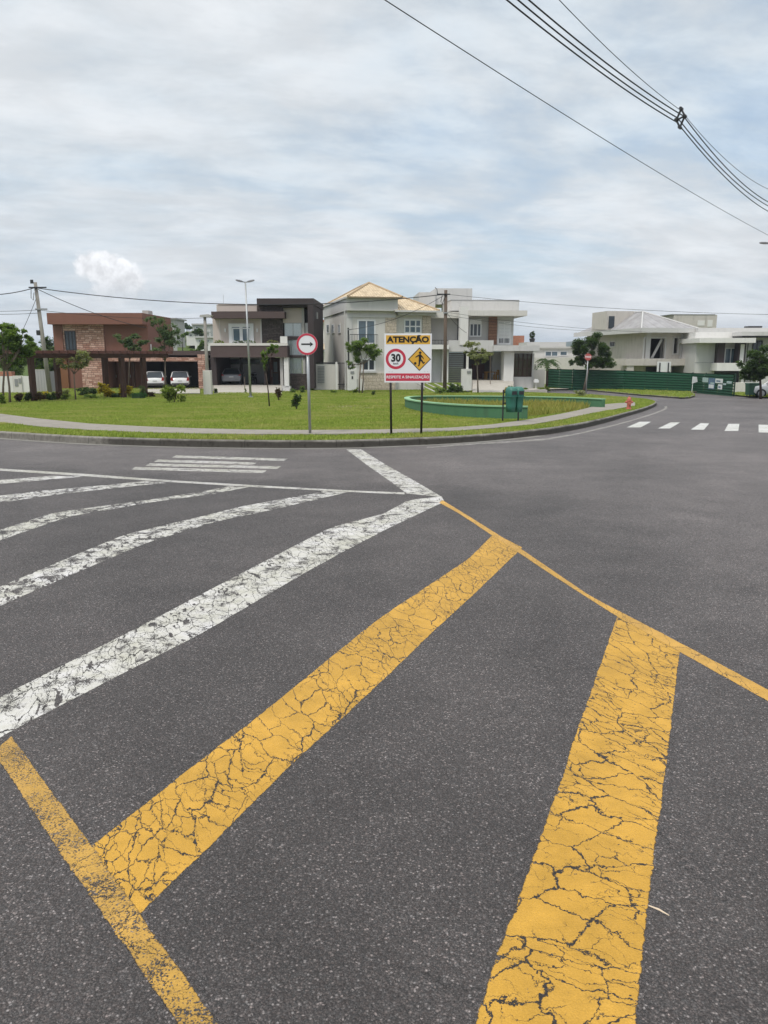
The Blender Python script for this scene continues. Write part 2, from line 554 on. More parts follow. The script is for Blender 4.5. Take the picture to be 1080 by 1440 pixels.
YEL = (.52, .285, .036)
WHT = (.57, .55, .51)
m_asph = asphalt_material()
m_yel = paint_material('cracked_yellow_paint', YEL, 1.25, .10, .12, coarse=1.4, patch=1.25)
m_yel2 = paint_material('crazed_yellow_paint', YEL, 1.1, .14, .12, coarse=1.35, patch=1.25)
m_yline = paint_material('worn_yellow_paint', (.50, .285, .05), .35, .475, .5, patch=.5)
m_yline2 = paint_material('thin_yellow_paint', (.54, .30, .05), .35, .30, .4, patch=.7)
m_wht = paint_material('cracked_white_paint', WHT, 1.15, .40, .2, patch=1.6, flake=.16, coarse=1.4)
m_wht2 = paint_material('flaking_white_paint', WHT, 1.3, .46, .25, patch=1.7, flake=.34, coarse=1.4)
m_wline = paint_material('plain_white_paint', (.50, .48, .44), .6, .36, .45)
m_wedge = paint_material('dusty_white_paint', (.33, .305, .27), .6, .48, .6)
m_wold = paint_material('old_white_paint', (.48, .46, .42), .8, .42, .35, patch=1.3)
m_wfar = paint_material('zebra_white_paint', (.58, .57, .54), .3, .2, .2)

# road
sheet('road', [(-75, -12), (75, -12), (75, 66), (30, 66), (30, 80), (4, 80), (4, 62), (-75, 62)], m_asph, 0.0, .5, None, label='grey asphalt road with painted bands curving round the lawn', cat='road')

S = strip
S('yellow_stripe', [(869, 864), (800, 1060), (792, 1090), (745, 1220), (700, 1340), (668, 1440), (645, 1510), (610, 1640)], [(957, 907), (935, 1090), (912, 1265), (895, 1430), (885, 1510), (868, 1640)], m_yel,
  'wide cracked yellow stripe running toward the viewer from the thin yellow line', seg=.12, soff=3.3)
S('yellow_stripe', [(695, 750), (660, 785), (540, 865), (520, 880), (360, 1010), (287, 1065), (117, 1199)], [(735, 770), (712, 792), (665, 837), (607, 890), (540, 955), (460, 1030), (415, 1070), (305, 1180), (181, 1300)], m_yel2,
  'wide cracked yellow stripe between white stripe and the nearer yellow stripe', seg=.12, soff=17.1)
S('yellow_line', [(622, 703), (695, 748), (732, 771), (830, 838), (885, 866), (960, 905), (1080, 969), (1300, 1090)], [(617, 707), (645, 722), (690, 752), (770, 805), (867, 867), (955, 917), (1080, 987), (1300, 1116)], m_yline2,
  'thin yellow line along the right tips of the stripes', seg=.2, margin=.012, dz=.008)
S('yellow_line', [(17, 1033), (130, 1185), (312, 1440), (440, 1625)], [(-12, 1058), (0, 1075), (100, 1230), (245, 1440), (350, 1600)], m_yline,
  'faded yellow line with worn paint at the lower left', seg=.15, margin=.012, dz=.008)
S('white_stripe', [(622, 698), (575, 703), (540, 722), (465, 742), (185, 887), (0, 980), (-120, 1045)], [(624, 706), (590, 722), (540, 746), (435, 802), (285, 890), (27, 1022), (0, 1037), (-120, 1110)], m_wht,
  'broad cracked white stripe just left of the yellow stripes', seg=.2, soff=8.2)
S('white_stripe', [(457, 690), (440, 694), (340, 712), (280, 727), (175, 752), (0, 825), (-120, 880)], [(490, 692), (370, 720), (310, 732), (210, 762), (120, 800), (0, 852), (-120, 915)], m_wht2,
  'flaking white stripe, second of five counted from the yellow stripes', seg=.2, soff=21)
S('white_stripe', [(322, 684), (310, 686), (280, 692), (200, 704), (75, 721), (0, 745), (-120, 782)], [(352, 684.5), (300, 695), (220, 705), (95, 727), (0, 760), (-120, 802)], m_wht2,
  'flaking white stripe, third of five counted from the yellow stripes', seg=.2, soff=33)
S('white_stripe', [(205, 676.3), (150, 682), (60, 690), (0, 697), (-100, 708)], [(234, 679), (155, 687), (75, 696), (0, 707), (-100, 720)], m_wht2,
  'narrow white stripe, fourth of five counted from the yellow stripes', seg=.2, soff=41)
S('white_stripe', [(75, 669), (0, 675), (-100, 684)], [(118, 670), (75, 674), (0, 680.5), (-100, 690)], m_wht,
  'shortest white stripe at the left edge, farthest from the yellow stripes', seg=.2, soff=47)
S('white_line', [(-120, 650), (0, 658.8), (115, 666), (235, 675), (355, 682), (490, 689.5), (570, 692.5)], [(-120, 653.5), (0, 662), (115, 669.5), (235, 678), (355, 685), (490, 692), (570, 695.5)], m_wline,
  'thin white line closing the far ends of the white stripes', seg=.3, margin=.012, dz=.008)
S('white_line', [(487, 632), (520, 657), (572, 694)], [(508, 632), (545, 655), (622, 699)], m_wht,
  'short broad white line running from stripe tips to the kerb', seg=.2, soff=55)
for i, (x0, x1, y0, y1, th) in enumerate([(247, 405, 640.3, 645, 3.2), (222, 362, 646, 650.3, 3.4), (210, 396, 651.5, 655.8, 3.6), (190, 376, 656.5, 661.5, 3.8)]):
    S('crosswalk_bar', [(x0, y0), ((x0 + x1) / 2, (y0 + y1) / 2), (x1, y1)], [(x0 - 6, y0 + th), ((x0 + x1) / 2 - 6, (y0 + y1) / 2 + th), (x1 - 6, y1 + th)], m_wold,
      ['crosswalk bar nearest the kerb before the lawn', 'shortest crosswalk bar before the lawn, second from the kerb', 'crosswalk bar before the lawn, third from the kerb', 'crosswalk bar before the lawn, closest to the white stripes'][i], group='bars of the left crosswalk', seg=.4, margin=.015)
for i, q in enumerate([((899, 593), (916, 593), (901, 601), (881, 601)), ((942.5, 594), (956.5, 594), (942.5, 602.5), (925, 602.5)), ((985, 595), (997.5, 595.5), (990, 604.5), (971, 604)), ((1024, 596), (1040, 596), (1038.5, 606), (1018.5, 606)), ((1066.5, 597), (1083, 597.5), (1087, 608.5), (1066.5, 608)), ((1110, 598), (1126, 598.5), (1136, 610), (1116, 610))]):
    a, b, c, d = q
    S('crosswalk_bar', [a, ((a[0] + d[0]) / 2, (a[1] + d[1]) / 2), d], [b, ((b[0] + c[0]) / 2, (b[1] + c[1]) / 2), c], m_wfar,
      ['crosswalk bar beside the kerb on the right road', 'second crosswalk bar from the kerb on the right road', 'third crosswalk bar from the kerb on the right road', 'fourth crosswalk bar from the kerb on the right road', 'crosswalk bar at the right edge of the picture', 'crosswalk bar beyond the right edge'][i], group='bars of the right crosswalk', seg=.4, margin=.015)

# ------------------------------------------------------------------ lawn island, kerb, paths
KERB_H = .17
kf = [(-260, 604), (-130, 609), (0, 616), (60, 620.5), (125, 624.5), (200, 627.2), (270, 629), (360, 630.3), (430, 630.6), (490, 630), (540, 628.2), (630, 624.5), (690, 620), (740, 615), (785, 609), (820, 602.5), (855, 594), (890, 583), (912, 576.2), (921, 572.2), (924.5, 569.2), (921, 566.6), (910, 564.8), (890, 562.6), (860, 560), (830, 558)]
KF = [gnd(*p).xy for p in kf]
def chaikin(pts, k=2):
    for _ in range(k):
        o = [pts[0]]
        for a, b in zip(pts, pts[1:]): o += [a.lerp(b, .25), a.lerp(b, .75)]
        pts = o + [pts[-1]]
    return pts
KF = chaikin([Vector(p) for p in KF])
back = [gnd(x, y).xy for x, y in [(780, 556), (700, 553), (650, 551.5), (600, 551), (480, 551), (400, 552), (300, 553), (200, 554), (100, 555), (0, 556), (-260, 560)]]


def offset(pts, d):
    o = []
    for i, p in enumerate(pts):
        t = (pts[min(i + 1, len(pts) - 1)] - pts[max(i - 1, 0)]).normalized()
        o.append(p + Vector((-t.y, t.x)) * d)
    return o


def noise2(x, y):
    return math.sin(x * 1.3 + 1.7 * math.sin(y * .9)) * .5 + math.sin(y * 1.9 + x * .7) * .3 + math.sin(x * 3.1 - y * 2.3) * .2


def grass_material(name, c1, c2, c3):
    t = NT(name)
    p = t.pos()
    a = t.noise(p, .35, 5, .6); b = t.noise(p, 2.2, 6, .7); c = t.noise(p, 24, 4, .7)
    col = t.mix(t.smooth(b, .3, .7), (*c1, 1), (*c2, 1))
    col = t.mix(t.smooth(a, .5, .72, 0, .7), col, (*c3, 1))
    k = t.smooth(c, .25, .75, .55, 1.3)
    col = t.mix(1, col, t.n('CombineColor', None, Red=k, Green=k, Blue=k).outputs[0], 'MULTIPLY')
    return t.finish(col, .9, .15, t.math('ADD', c, t.math('MULTIPLY', b, 1.5)), .9, .05)


m_grass = grass_material('lawn_material', (.125, .175, .028), (.18, .235, .042), (.23, .22, .075))
m_earth = grass_material('terrain_material', (.07, .11, .025), (.10, .14, .035), (.13, .13, .05))
BARE = [gnd(497, 573, .17).xy, 3.6, 4.2, gnd(470, 567, .17).xy]


def lawn_h(x, y): return KERB_H - .01 + .02 * noise2(x * .6, y * .6)


inner = offset(KF, .13)
sheet('lawn', [*inner, *back], m_grass, lawn_h, 1.0, 2.0, label='bright green lawn of the traffic island inside the kerb', cat='lawn')

# kerb
t = NT('kerb_concrete')
p = t.pos()
sx = t.n('SeparateXYZ', None, Vector=p).outputs[0]
lc = t.n('UVMap', {'uv_map': 'hgt'}).outputs[0]
hz = t.n('SeparateXYZ', None, Vector=lc)
n1 = t.noise(p, 1.1, 5, .65); n2 = t.noise(p, 9, 5, .7)
col = t.mix(t.smooth(n2, .3, .7), (.30, .28, .245, 1), (.17, .16, .14, 1))
stain = t.smooth(t.math('ADD', hz.outputs[1], t.math('MULTIPLY', t.math('SUBTRACT', n1, .5), .8)), .72, 1.12, .96, .10)
stain = t.math('MULTIPLY', stain, t.smooth(t.math('ADD', sx, t.math('MULTIPLY', n2, 1.0)), -6.2, -5.6, .38, 1.0))
stain = t.math('MULTIPLY', stain, t.smooth(n2, .25, .6, 1.0, .78))
col = t.mix(stain, col, (.020, .017, .014, 1))
jt = t.math('PINGPONG', hz.outputs[0], .5)
col = t.mix(t.smooth(jt, .0, .012, .8, 0), col, (.02, .018, .016, 1))
m_kerb = t.finish(col, .9, .2, n2, .5, .01)


def kerb(name, line, label, w=.13, h=KERB_H):
    a = offset(line, .0); prof = [(0, -.02, 0), (.012, .04, .3), (.02, h - .03, .9), (.05, h, 1.0), (w, h, 1.0), (w, -.02, 1.0)]
    rows = []
    for d, z, hh in prof:
        rows.append([(q.x, q.y, P(q.y) + z) for q in offset(line, d)])
    n, k = len(line), len(prof)
    vs = [rows[j][i] for i in range(n) for j in range(k)]
    fs = [(i * k + j, i * k + j + 1, (i + 1) * k + j + 1, (i + 1) * k + j) for i in range(n - 1) for j in range(k - 1)]
    me = D.meshes.new(name); me.from_pydata(vs, [], fs)
    uv = me.uv_layers.new(name='hgt')
    s = [0]
    for x, y in zip(line, line[1:]): s.append(s[-1] + (y - x).length)
    for lp in me.loops: uv.data[lp.index].uv = (s[lp.vertex_index // k], prof[lp.vertex_index % k][2])
    bm = bmesh.new(); bm.from_mesh(me); bmesh.ops.recalc_face_normals(bm, faces=bm.faces); bm.to_mesh(me); bm.free()
    return tag(link(name, me, m_kerb), label, 'kerb', None, 'structure')


# resample the kerb line evenly so that its joints are true
KR = [v.xy for v in resample([Vector((q.x, q.y, 0)) for q in KF], 260)]
kerb('kerb', KR, 'dark stained concrete kerb round the front of the lawn')

# pale concrete gutter and the white edge line beside the kerb
m_gut = plain('gutter_concrete', (.21, .20, .18), .9, .25, 1.2, .2, .5, dirt=.5)


def band(name, line, d0, d1, mat, dz, label, cat):
    a, b = offset(line, d0), offset(line, d1)
    vs = []
    for q, r in zip(a, b): vs += [(q.x, q.y, P(q.y) + dz), (r.x, r.y, P(r.y) + dz)]
    fs = [(2 * i, 2 * i + 1, 2 * i + 3, 2 * i + 2) for i in range(len(a) - 1)]
    me = D.meshes.new(name); me.from_pydata(vs, [], fs)
    bm = bmesh.new(); bm.from_mesh(me); bmesh.ops.recalc_face_normals(bm, faces=bm.faces)
    if sum(f.normal.z for f in bm.faces) < 0: bmesh.ops.reverse_faces(bm, faces=bm.faces)
    bm.to_mesh(me); bm.free()
    return tag(link(name, me, mat), label, cat, None, 'structure')


band('gutter', [q for q in KR if q.x < 4.2], -.26, .012, m_gut, .006, 'pale concrete gutter strip along the kerb foot', 'gutter')
S('white_line', [(600, 628.5), (660, 623.5), (720, 620), (769, 616.5), (815, 608.5), (857, 598.5), (888, 590.5), (927, 577.5), (935, 574), (934, 571.5)],
  [(600, 630.2), (660, 625.6), (720, 622.4), (769, 618.7), (815, 610.6), (857, 600.6), (888, 592.3), (930, 578.8), (939, 574.6), (938, 571.2)], m_wedge, 'thin white edge line following the kerb round to the right', seg=.4, margin=.012, dz=.010)

# sidewalk slabs
m_walk = plain('sidewalk_concrete', (.27, .245, .21), .9, .22, .9, .2, .5, dirt=.35)
st = [(-200, 571, 581), (0, 582, 594), (60, 589.5, 600.5), (125, 596, 605), (200, 600, 608), (270, 602.6, 610), (360, 604.8, 610.8), (430, 605.2, 610.8), (541, 604.3, 609.8), (630, 602.2, 607), (690, 597.5, 602.5), (745, 590, 597.5), (790, 582, 590), (841, 569.5, 579.5), (870, 567, 574.5), (893, 566, 570.5)]
LH = KERB_H + .02
wa = resample([gnd(x, y, LH) for x, y, _ in st], 140); wb = resample([gnd(x, y, LH) for x, _, y in st], 140)
m = MB()
for i in range(139):
    skew = .35
    g = .012 if i % 3 == 0 else 0
    q = [wa[i].lerp(wa[i + 1], g), wa[i + 1], wb[i + 1], wb[i].lerp(wb[i + 1], g)]
    n = len(m.v)
    for z in (LH + .012, LH - .1):
        m.v += [(v.x, v.y, P(v.y) + z) for v in q]
    m.f += [(n, n + 1, n + 2, n + 3), (n, n + 1, n + 5, n + 4), (n + 2, n + 3, n + 7, n + 6), (n + 1, n + 2, n + 6, n + 5), (n + 3, n, n + 4, n + 7)]
tag(m.build('sidewalk', m_walk), 'grey concrete footpath crossing the lawn along the kerb', 'footpath', None, 'structure')
WALK = [v.xy for v in wa] + [v.xy for v in wb[::-1]]
# bare earth where a track crosses the lawn
m_dirt = plain('bare_earth', (.22, .19, .12), .95, .35, 2.5, .1, .8)

# terrain
def terr(x, y):
    z = P(y) - .06
    z += 9.0 * math.exp(-(((x + 54) / 34) ** 2 + ((y - 190) / 42) ** 2))
    z += 3.5 * math.exp(-(((x + 120) / 60) ** 2 + ((y - 260) / 90) ** 2))
    return z
xs = sorted(set([-3000, -2000, -1200, -700, -400, -250] + list(range(-180, 181, 6)) + [250, 400, 700, 1200, 2000, 3000]))
ys = sorted(set([-400, -200, -100, -60, -40, -20] + [i * .5 for i in range(-16, 40)] + list(range(20, 110, 1)) + list(range(110, 320, 6)) + [350, 400, 500, 700, 1000, 1500, 2200, 3200]))
vs = [(x, y, terr(x, y)) for y in ys for x in xs]
k = len(xs)
fs = [(j * k + i, j * k + i + 1, (j + 1) * k + i + 1, (j + 1) * k + i) for j in range(len(ys) - 1) for i in range(k - 1)]
me = D.meshes.new('ground'); me.from_pydata(vs, [], fs)
tag(link('ground', me, m_earth, smooth=True), 'green ground reaching the horizon behind the houses', 'ground', None, 'structure')

# verge in front of the houses
vf = [(-260, 560), (0, 556), (100, 555), (200, 554), (300, 553), (400, 552), (480, 551), (600, 551), (645, 551), (700, 549.6), (780, 548.4), (815, 548.4), (833, 550.2), (866, 553.5), (900, 556.6), (935, 559.3), (958, 561), (969, 560.6), (977, 558.2), (977, 555.5), (972, 552.5), (990, 553), (1031, 557), (1060, 559.5), (1120, 562), (1300, 566)]
VF = [gnd(*p).xy for p in vf]
sheet('verge', [*VF, Vector((75, 112)), Vector((-75, 112))], m_grass, lambda x, y: .10 + .015 * noise2(x, y), 1.5, 3.0, label='grass verge and front gardens before the houses', cat='verge')
i0 = vf.index((780, 548.4))
VK = chaikin([Vector(q) for q in VF[i0:i0 + 12]])
kerb('kerb', [v.xy for v in resample([Vector((q.x, q.y, 0)) for q in VK][::1], 90)], 'low kerb round the grass strip before the green fence', h=.13)
# far pale footpath and paving
m_pave = plain('pale_paving', (.42, .39, .34), .9, .15, .8, .2, .4, dirt=.2)
fp = [(300, 549), (400, 548.4), (480, 547.6), (600, 547.4), (655, 548.2), (740, 546.6), (800, 545.8)]
pa = [gnd(x, y, .10).xy for x, y in fp]; pb = [gnd(x, y + 1.5, .10).xy for x, y in fp]
sheet('footpath', [*pa, *pb[::-1]], m_pave, .135, 1.0, 2.0, label='thin pale footpath on the far side of the lawn', cat='footpath')


def inside(pt, poly):
    x, y = pt; c = False
    j = len(poly) - 1
    for i in range(len(poly)):
        xi, yi = poly[i]; xj, yj = poly[j]
        if (yi > y) != (yj > y) and x < (xj - xi) * (y - yi) / (yj - yi) + xi: c = not c
        j = i
    return c


def inside_np(X, Y, poly):
    c = np.zeros(len(X), bool)
    j = len(poly) - 1
    for i in range(len(poly)):
        xi, yi = poly[i]; xj, yj = poly[j]
        if yi != yj:
            m = ((yi > Y) != (yj > Y)) & (X < (xj - xi) * (Y - yi) / (yj - yi) + xi)
            c ^= m
        j = i
    return c


_py = np.linspace(-8, 140, 1500); _pz = np.array([P(v) for v in _py])
def P_np(Y): return np.interp(Y, _py, _pz)


def blades(name, poly, holes, n, near, mat, h0, dz, wscale=1.0, skip=None, label=None, ybias=True):
    xs_ = [q[0] for q in poly]; ys_ = [q[1] for q in poly]
    X = np.empty(0); Y = np.empty(0)
    while len(X) < n:
        m = n * 3
        y0, y1 = min(ys_), max(ys_)
        u = RNG.random(m)
        y = y0 * (y1 / y0) ** u if ybias else y0 + (y1 - y0) * u
        x = min(xs_) + (max(xs_) - min(xs_)) * RNG.random(m)
        if ybias:
            ok = np.abs(x) < y * .62 + 1.5; x, y = x[ok], y[ok]
        ok = inside_np(x, y, poly)
        for hpoly in holes: ok &= ~inside_np(x, y, hpoly)
        if skip is not None: ok &= ~skip(x, y)
        X = np.concatenate([X, x[ok]]); Y = np.concatenate([Y, y[ok]])
    X, Y = X[:n], Y[:n]
    patch = np.sin(X * .9 + 1.3 * np.sin(Y * .7)) * .5 + np.sin(Y * 1.7 + X * .5) * .3 + np.sin(X * 4.1 - Y * 3.3) * .3
    H = h0 * (.55 + .8 * RNG.random(n)) * (1 + .28 * patch)
    W = wscale * (.006 + .00075 * Y) * (.7 + .6 * RNG.random(n))
    a = RNG.random(n) * math.pi; la = RNG.random(n) * 2 * math.pi; lean = H * (.15 + .6 * RNG.random(n))
    zb = P_np(Y) + dz
    base = np.stack([X, Y, zb], 1)
    s = np.stack([np.cos(a) * W, np.sin(a) * W, np.zeros(n)], 1)
    tip = base + np.stack([np.cos(la) * lean, np.sin(la) * lean, H], 1)
    V = np.stack([base - s, base + s, tip], 1).reshape(-1, 3)
    return tag(np_mesh(name, V, np.arange(3 * n).reshape(n, 3), mat), label, 'grass', None, 'stuff')


def blade_material(name, c1, c2, c3):
    t = NT(name)
    g = t.n('NewGeometry')
    r = g.outputs['Random Per Island']
    a = t.noise(g.outputs['Position'], .45, 4, .6)
    b = t.noise(g.outputs['Position'], 2.8, 4, .6)
    col = t.mix(r, (*c1, 1), (*c2, 1))
    col = t.mix(t.smooth(t.math('ADD', t.math('MULTIPLY', a, .6), t.math('MULTIPLY', b, .4)), .46, .62, 0, .75), col, (*c3, 1))
    bs = t.n('BsdfPrincipled', None, Base_Color=col, Roughness=.65)
    bs.inputs['Specular IOR Level'].default_value = .2
    tr = t.n('BsdfTranslucent', None, Color=col)
    mx = t.n('MixShader', None, i0=.4, i1=bs.outputs[0], i2=tr.outputs[0])
    t.t.links.new(mx.outputs[0], t.out.inputs[0])
    return t.m
# ------------------------------------------------------------------ houses
class House:
    """local frame: x along the front, y into the building, z up; pixels are turned into local metres"""
    def __init__(s, name, label, px, y, th, dz=.1, cat='house', group=None):
        s.o = at(px, 600, y); s.o.z = P(y) + dz
        s.th = th
        s.ux = Vector((math.cos(th), math.sin(th), 0)); s.uy = Vector((-math.sin(th), math.cos(th), 0))
        s.e = empty(name, s.o, th, label, cat, group)

    def on(s, px, py, w=0.0):                # hit the plane at depth w: (along, up)
        d = ray(px, py); c = Vector((0, 0, CAMZ)) - s.o
        t = (w - c.dot(s.uy)) / d.dot(s.uy)
        q = c + d * t
        return q.dot(s.ux), q.z

    def side(s, px, py, u=0.0):              # hit the plane at along = u: (depth, up)
        d = ray(px, py); c = Vector((0, 0, CAMZ)) - s.o
        t = (u - c.dot(s.ux)) / d.dot(s.ux)
        q = c + d * t
        return q.dot(s.uy), q.z

    def b(s, x0, x1, y0, y1, w0=0.0, w1=.3):  # a box whose front shows at these pixels
        cy, cx = (y0 + y1) / 2, (x0 + x1) / 2
        return (s.on(x0, cy, w0)[0], s.on(x1, cy, w0)[0], w0, w1, s.on(cx, y1, w0)[1], s.on(cx, y0, w0)[1])

    def part(s, name, mat, *boxes, parent=None, bevel=0, label=None):
        o = part(name, mat, parent or s.e, *boxes, bevel=bevel)
        if label: o['label'] = label
        return o

    def window(s, x0, x1, y0, y1, fm, gm, w=0.0, nv=1, nh=0, fw=.07, parent=None, proud=.05, curtain=None):
        u0, u1, _, _, z0, z1 = s.b(x0, x1, y0, y1, w)
        return window(parent or s.e, u0, u1, z0, z1, w, fm, gm, nv, nh, fw, proud, curtain)


def window(par, u0, u1, z0, z1, w, fm, gm, nv=1, nh=0, fw=.07, proud=.05, curtain=None, axis='y'):
    def bx(a, b, c, d, e, f):                # along a..b, depth c..d, up e..f
        return (a, b, c, d, e, f) if axis == 'y' else (c, d, a, b, e, f)
    g = MB()
    if curtain:
        n = max(8, int((u1 - u0) / .09)); pts = []
        for i in range(n + 1):
            x = u0 + (u1 - u0) * i / n
            pts.append((x, w - .006 - .03 * (i % 2)))
        vs = []
        for x, y in pts: vs += [(x, y, z0), (x, y, z1)] if axis == 'y' else [(y, x, z0), (y, x, z1)]
        g.add(vs, [(2 * i, 2 * i + 2, 2 * i + 3, 2 * i + 1) for i in range(n)])
        win = g.build('window', curtain, par)
        win.name = 'window'
        part('pane', clear_glass(), win, bx(u0, u1, w - .055, w - .05, z0, z1))
        proud += .02
    else:
        win = part('window', gm, par, bx(u0 + .01, u1 - .01, w - .012, w + .05, z0 + .01, z1 - .01))
    f = MB()
    p0, p1 = w - proud, w + .02
    for q in ((u0, u0 + fw, p0, p1, z0, z1), (u1 - fw, u1, p0, p1, z0, z1), (u0 + fw, u1 - fw, p0, p1, z0, z0 + fw), (u0 + fw, u1 - fw, p0, p1, z1 - fw, z1)): f.box(*bx(*q))
    hw = fw * .45
    for i in range(nv):
        c = u0 + (u1 - u0) * (i + 1) / (nv + 1); f.box(*bx(c - hw, c + hw, p0 + .004, p1, z0 + fw, z1 - fw))
    for i in range(nh):
        c = z0 + (z1 - z0) * (i + 1) / (nh + 1); f.box(*bx(u0 + fw, u1 - fw, p0 + .008, p1, c - hw, c + hw))
    f.build('frame', fm, win)
    return win


def railing(par, u0, u1, w, z0, z1, mat, n, name='railing', bars='v'):
    m = MB()
    m.box(u0, u1, w, w + .04, z1 - .05, z1); m.box(u0, u1, w, w + .04, z0, z0 + .04)
    for i in range(n + 1):
        c = u0 + (u1 - u0) * i / n
        m.box(c - .012, c + .012, w + .006, w + .034, z0 + .04, z1 - .05)
    return m.build(name, mat, par)


def tile_roof_mat(name, c, bw=.24, row=.36):
    t = NT(name)
    uv = t.n('UVMap', {'uv_map': 'slope'}).outputs[0]
    s = t.n('SeparateXYZ', None, Vector=uv)
    wx = t.math('SINE', t.math('MULTIPLY', s.outputs[0], 6.2832 / bw))
    fy = t.math('FRACT', t.math('DIVIDE', s.outputs[1], row))
    h = t.math('ADD', t.math('MULTIPLY', wx, .5), t.math('MULTIPLY', fy, -1.0))
    b = t.n('TexBrick', {'offset': 0.0}, Vector=uv, Color1=(*c, 1), Color2=(c[0] * .8, c[1] * .78, c[2] * .75, 1), Mortar=(c[0] * .45, c[1] * .42, c[2] * .4, 1), Scale=1.0)
    for k, x in (('Mortar Size', .03), ('Brick Width', bw), ('Row Height', row), ('Mortar Smooth', .6)): b.inputs[k].default_value = x
    n = t.noise(t.pos(), 1.5, 5, .6)
    k = t.smooth(n, .25, .75, .82, 1.12)
    col = t.mix(1, b.outputs[0], t.n('CombineColor', None, Red=k, Green=k, Blue=k).outputs[0], 'MULTIPLY')
    return t.finish(col, .8, .3, h, .9, .05)


def roof(par, name, mat, faces, thick=.12, ridges=None, ridge_mat=None):
    """sloping faces, each a list of points starting with its two eave points"""
    vs, fs, uvs = [], [], []
    for f in faces:
        f = [Vector(v) for v in f]
        e = (f[1] - f[0]); e.z = 0; e.normalize()
        nrm = (f[1] - f[0]).cross(f[2] - f[0]).normalized()
        if nrm.z < 0: nrm = -nrm
        up = nrm.cross(e).normalized()
        if up.z < 0: up = -up
        n = len(vs)
        for v in f:
            vs.append(tuple(v)); uvs.append(((v - f[0]).dot(e), (v - f[0]).dot(up)))
        for v in f:
            vs.append((v.x, v.y, v.z - thick)); uvs.append((0, 0))
        k = len(f)
        fs.append(tuple(range(n, n + k))); fs.append(tuple(range(n + 2 * k - 1, n + k - 1, -1)))
        fs += [(n + i, n + (i + 1) % k, n + k + (i + 1) % k, n + k + i) for i in range(k)]
    me = D.meshes.new(name); me.from_pydata(vs, [], fs)
    uv = me.uv_layers.new(name='slope')
    for lp in me.loops: uv.data[lp.index].uv = uvs[lp.vertex_index]
    o = link(name, me, mat, par)
    if ridges:
        m = MB()
        for a, b in ridges: m.tube([Vector(a) + Vector((0, 0, .03)), Vector(b) + Vector((0, 0, .03))], .09, 6)
        m.build('ridge_cap', ridge_mat or mat, o)
    return o


W_WHITE = plain('white_plaster', (.66, .645, .615), .85, .06, 1.2, .3, .2, dirt=.10)
W_OFF = plain('off_white_plaster', (.60, .575, .535), .85, .07, 1.2, .3, .2, dirt=.12)
W_GREY = plain('grey_plaster', (.42, .405, .385), .85, .07, 1.0, .3, .2, dirt=.1)
W_PALE = plain('pale_grey_plaster', (.52, .51, .49), .85, .06, 1.0, .3, .2, dirt=.12)
W_BEIGE = plain('beige_plaster', (.52, .45, .40), .85, .06, 1.0, .3, .2)
W_DKBR = plain('dark_brown_plaster', (.088, .062, .058), .8, .1, 1.0, .3, .2)
W_BLKBR = plain('blackish_brown_plaster', (.050, .038, .038), .75, .1, 1.0, .3, .2)
W_BROWN = plain('reddish_brown_plaster', (.20, .092, .066), .85, .08, .8, .3, .2)
W_RUST = plain('rusty_brown_plaster', (.19, .085, .040), .85, .08, .8, .3, .2)
W_RAW = plain('raw_cement_plaster', (.50, .465, .42), .9, .10, .8, .2, .4, dirt=.25)
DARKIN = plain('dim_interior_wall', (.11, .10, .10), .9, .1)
MIDIN = plain('grey_interior_wall', (.74, .74, .76), .9, .1)
ALU = plain('white_aluminium', (.70, .70, .69), .4, .03, 2, .5, .05)
BLKM = plain('black_metal', (.022, .022, .024), .45, .1, 3, .5, .1)
GRYM = plain('grey_metal', (.30, .30, .30), .45, .1, 3, .5, .1, .4)
WOODD = plain('dark_timber', (.060, .030, .022), .75, .3, 2.5, .3, .4)
WOODR = plain('reddish_door_timber', (.13, .05, .030), .6, .25, 2, .4, .3)
CURT = plain('grey_curtain_cloth', (.78, .78, .79), .9, .06)
GLASS = glass_mat()
GLASSB = glass_mat('bluish_window_glass_material', (.10, .14, .17))
ST_BRN = stone('brown_split_stone', (.36, .185, .135), (.62, .41, .33), (.075, .038, .028), .20, .62)
ST_DRK = stone('dark_split_stone', (.075, .058, .052), (.125, .10, .09), (.022, .018, .016), .11, .45)
ST_PAL = stone('pale_stone_tiles', (.47, .40, .315), (.53, .46, .375), (.33, .28, .22), .3, .6, .3)
ST_WOD = stone('brown_wood_boards', (.20, .105, .070), (.27, .15, .10), (.07, .036, .025), .26, 2.0, .4)
PAVE = m_pave
BRICK = stone('red_hollow_brick', (.36, .13, .075), (.44, .18, .11), (.28, .24, .2), .2, .3)

def ramp(H, x0, x1, stations, mat=None, name='driveway', thick=.25, dx=0):
    """sloping paved surface: stations are (depth, height) from the house outward"""
    m = MB()
    for (w0, z0), (w1, z1) in zip(stations, stations[1:]):
        a, b = H.on(x0, 546, w0)[0], H.on(x1, 546, w0)[0]; c, d = H.on(x0, 548, w1)[0], H.on(x1, 548, w1)[0]
        wa, wb = stations[0][0], stations[-1][0]; sh = lambda w: dx * (w - wa) / (wb - wa)
        a += sh(w0); b += sh(w0); c += sh(w1); d += sh(w1)
        k = len(m.v)
        m.v += [(a, w0, z0), (b, w0, z0), (d, w1 + .015, z1), (c, w1 + .015, z1), (a, w0, z0 - thick), (b, w0, z0 - thick), (d, w1 + .015, z1 - thick), (c, w1 + .015, z1 - thick)]
        m.f += [tuple(q + k for q in f) for f in ((0, 1, 2, 3), (4, 7, 6, 5), (0, 4, 5, 1), (1, 5, 6, 2), (2, 6, 7, 3), (3, 7, 4, 0))]
    return m.build(name, mat or PAVE, H.e)


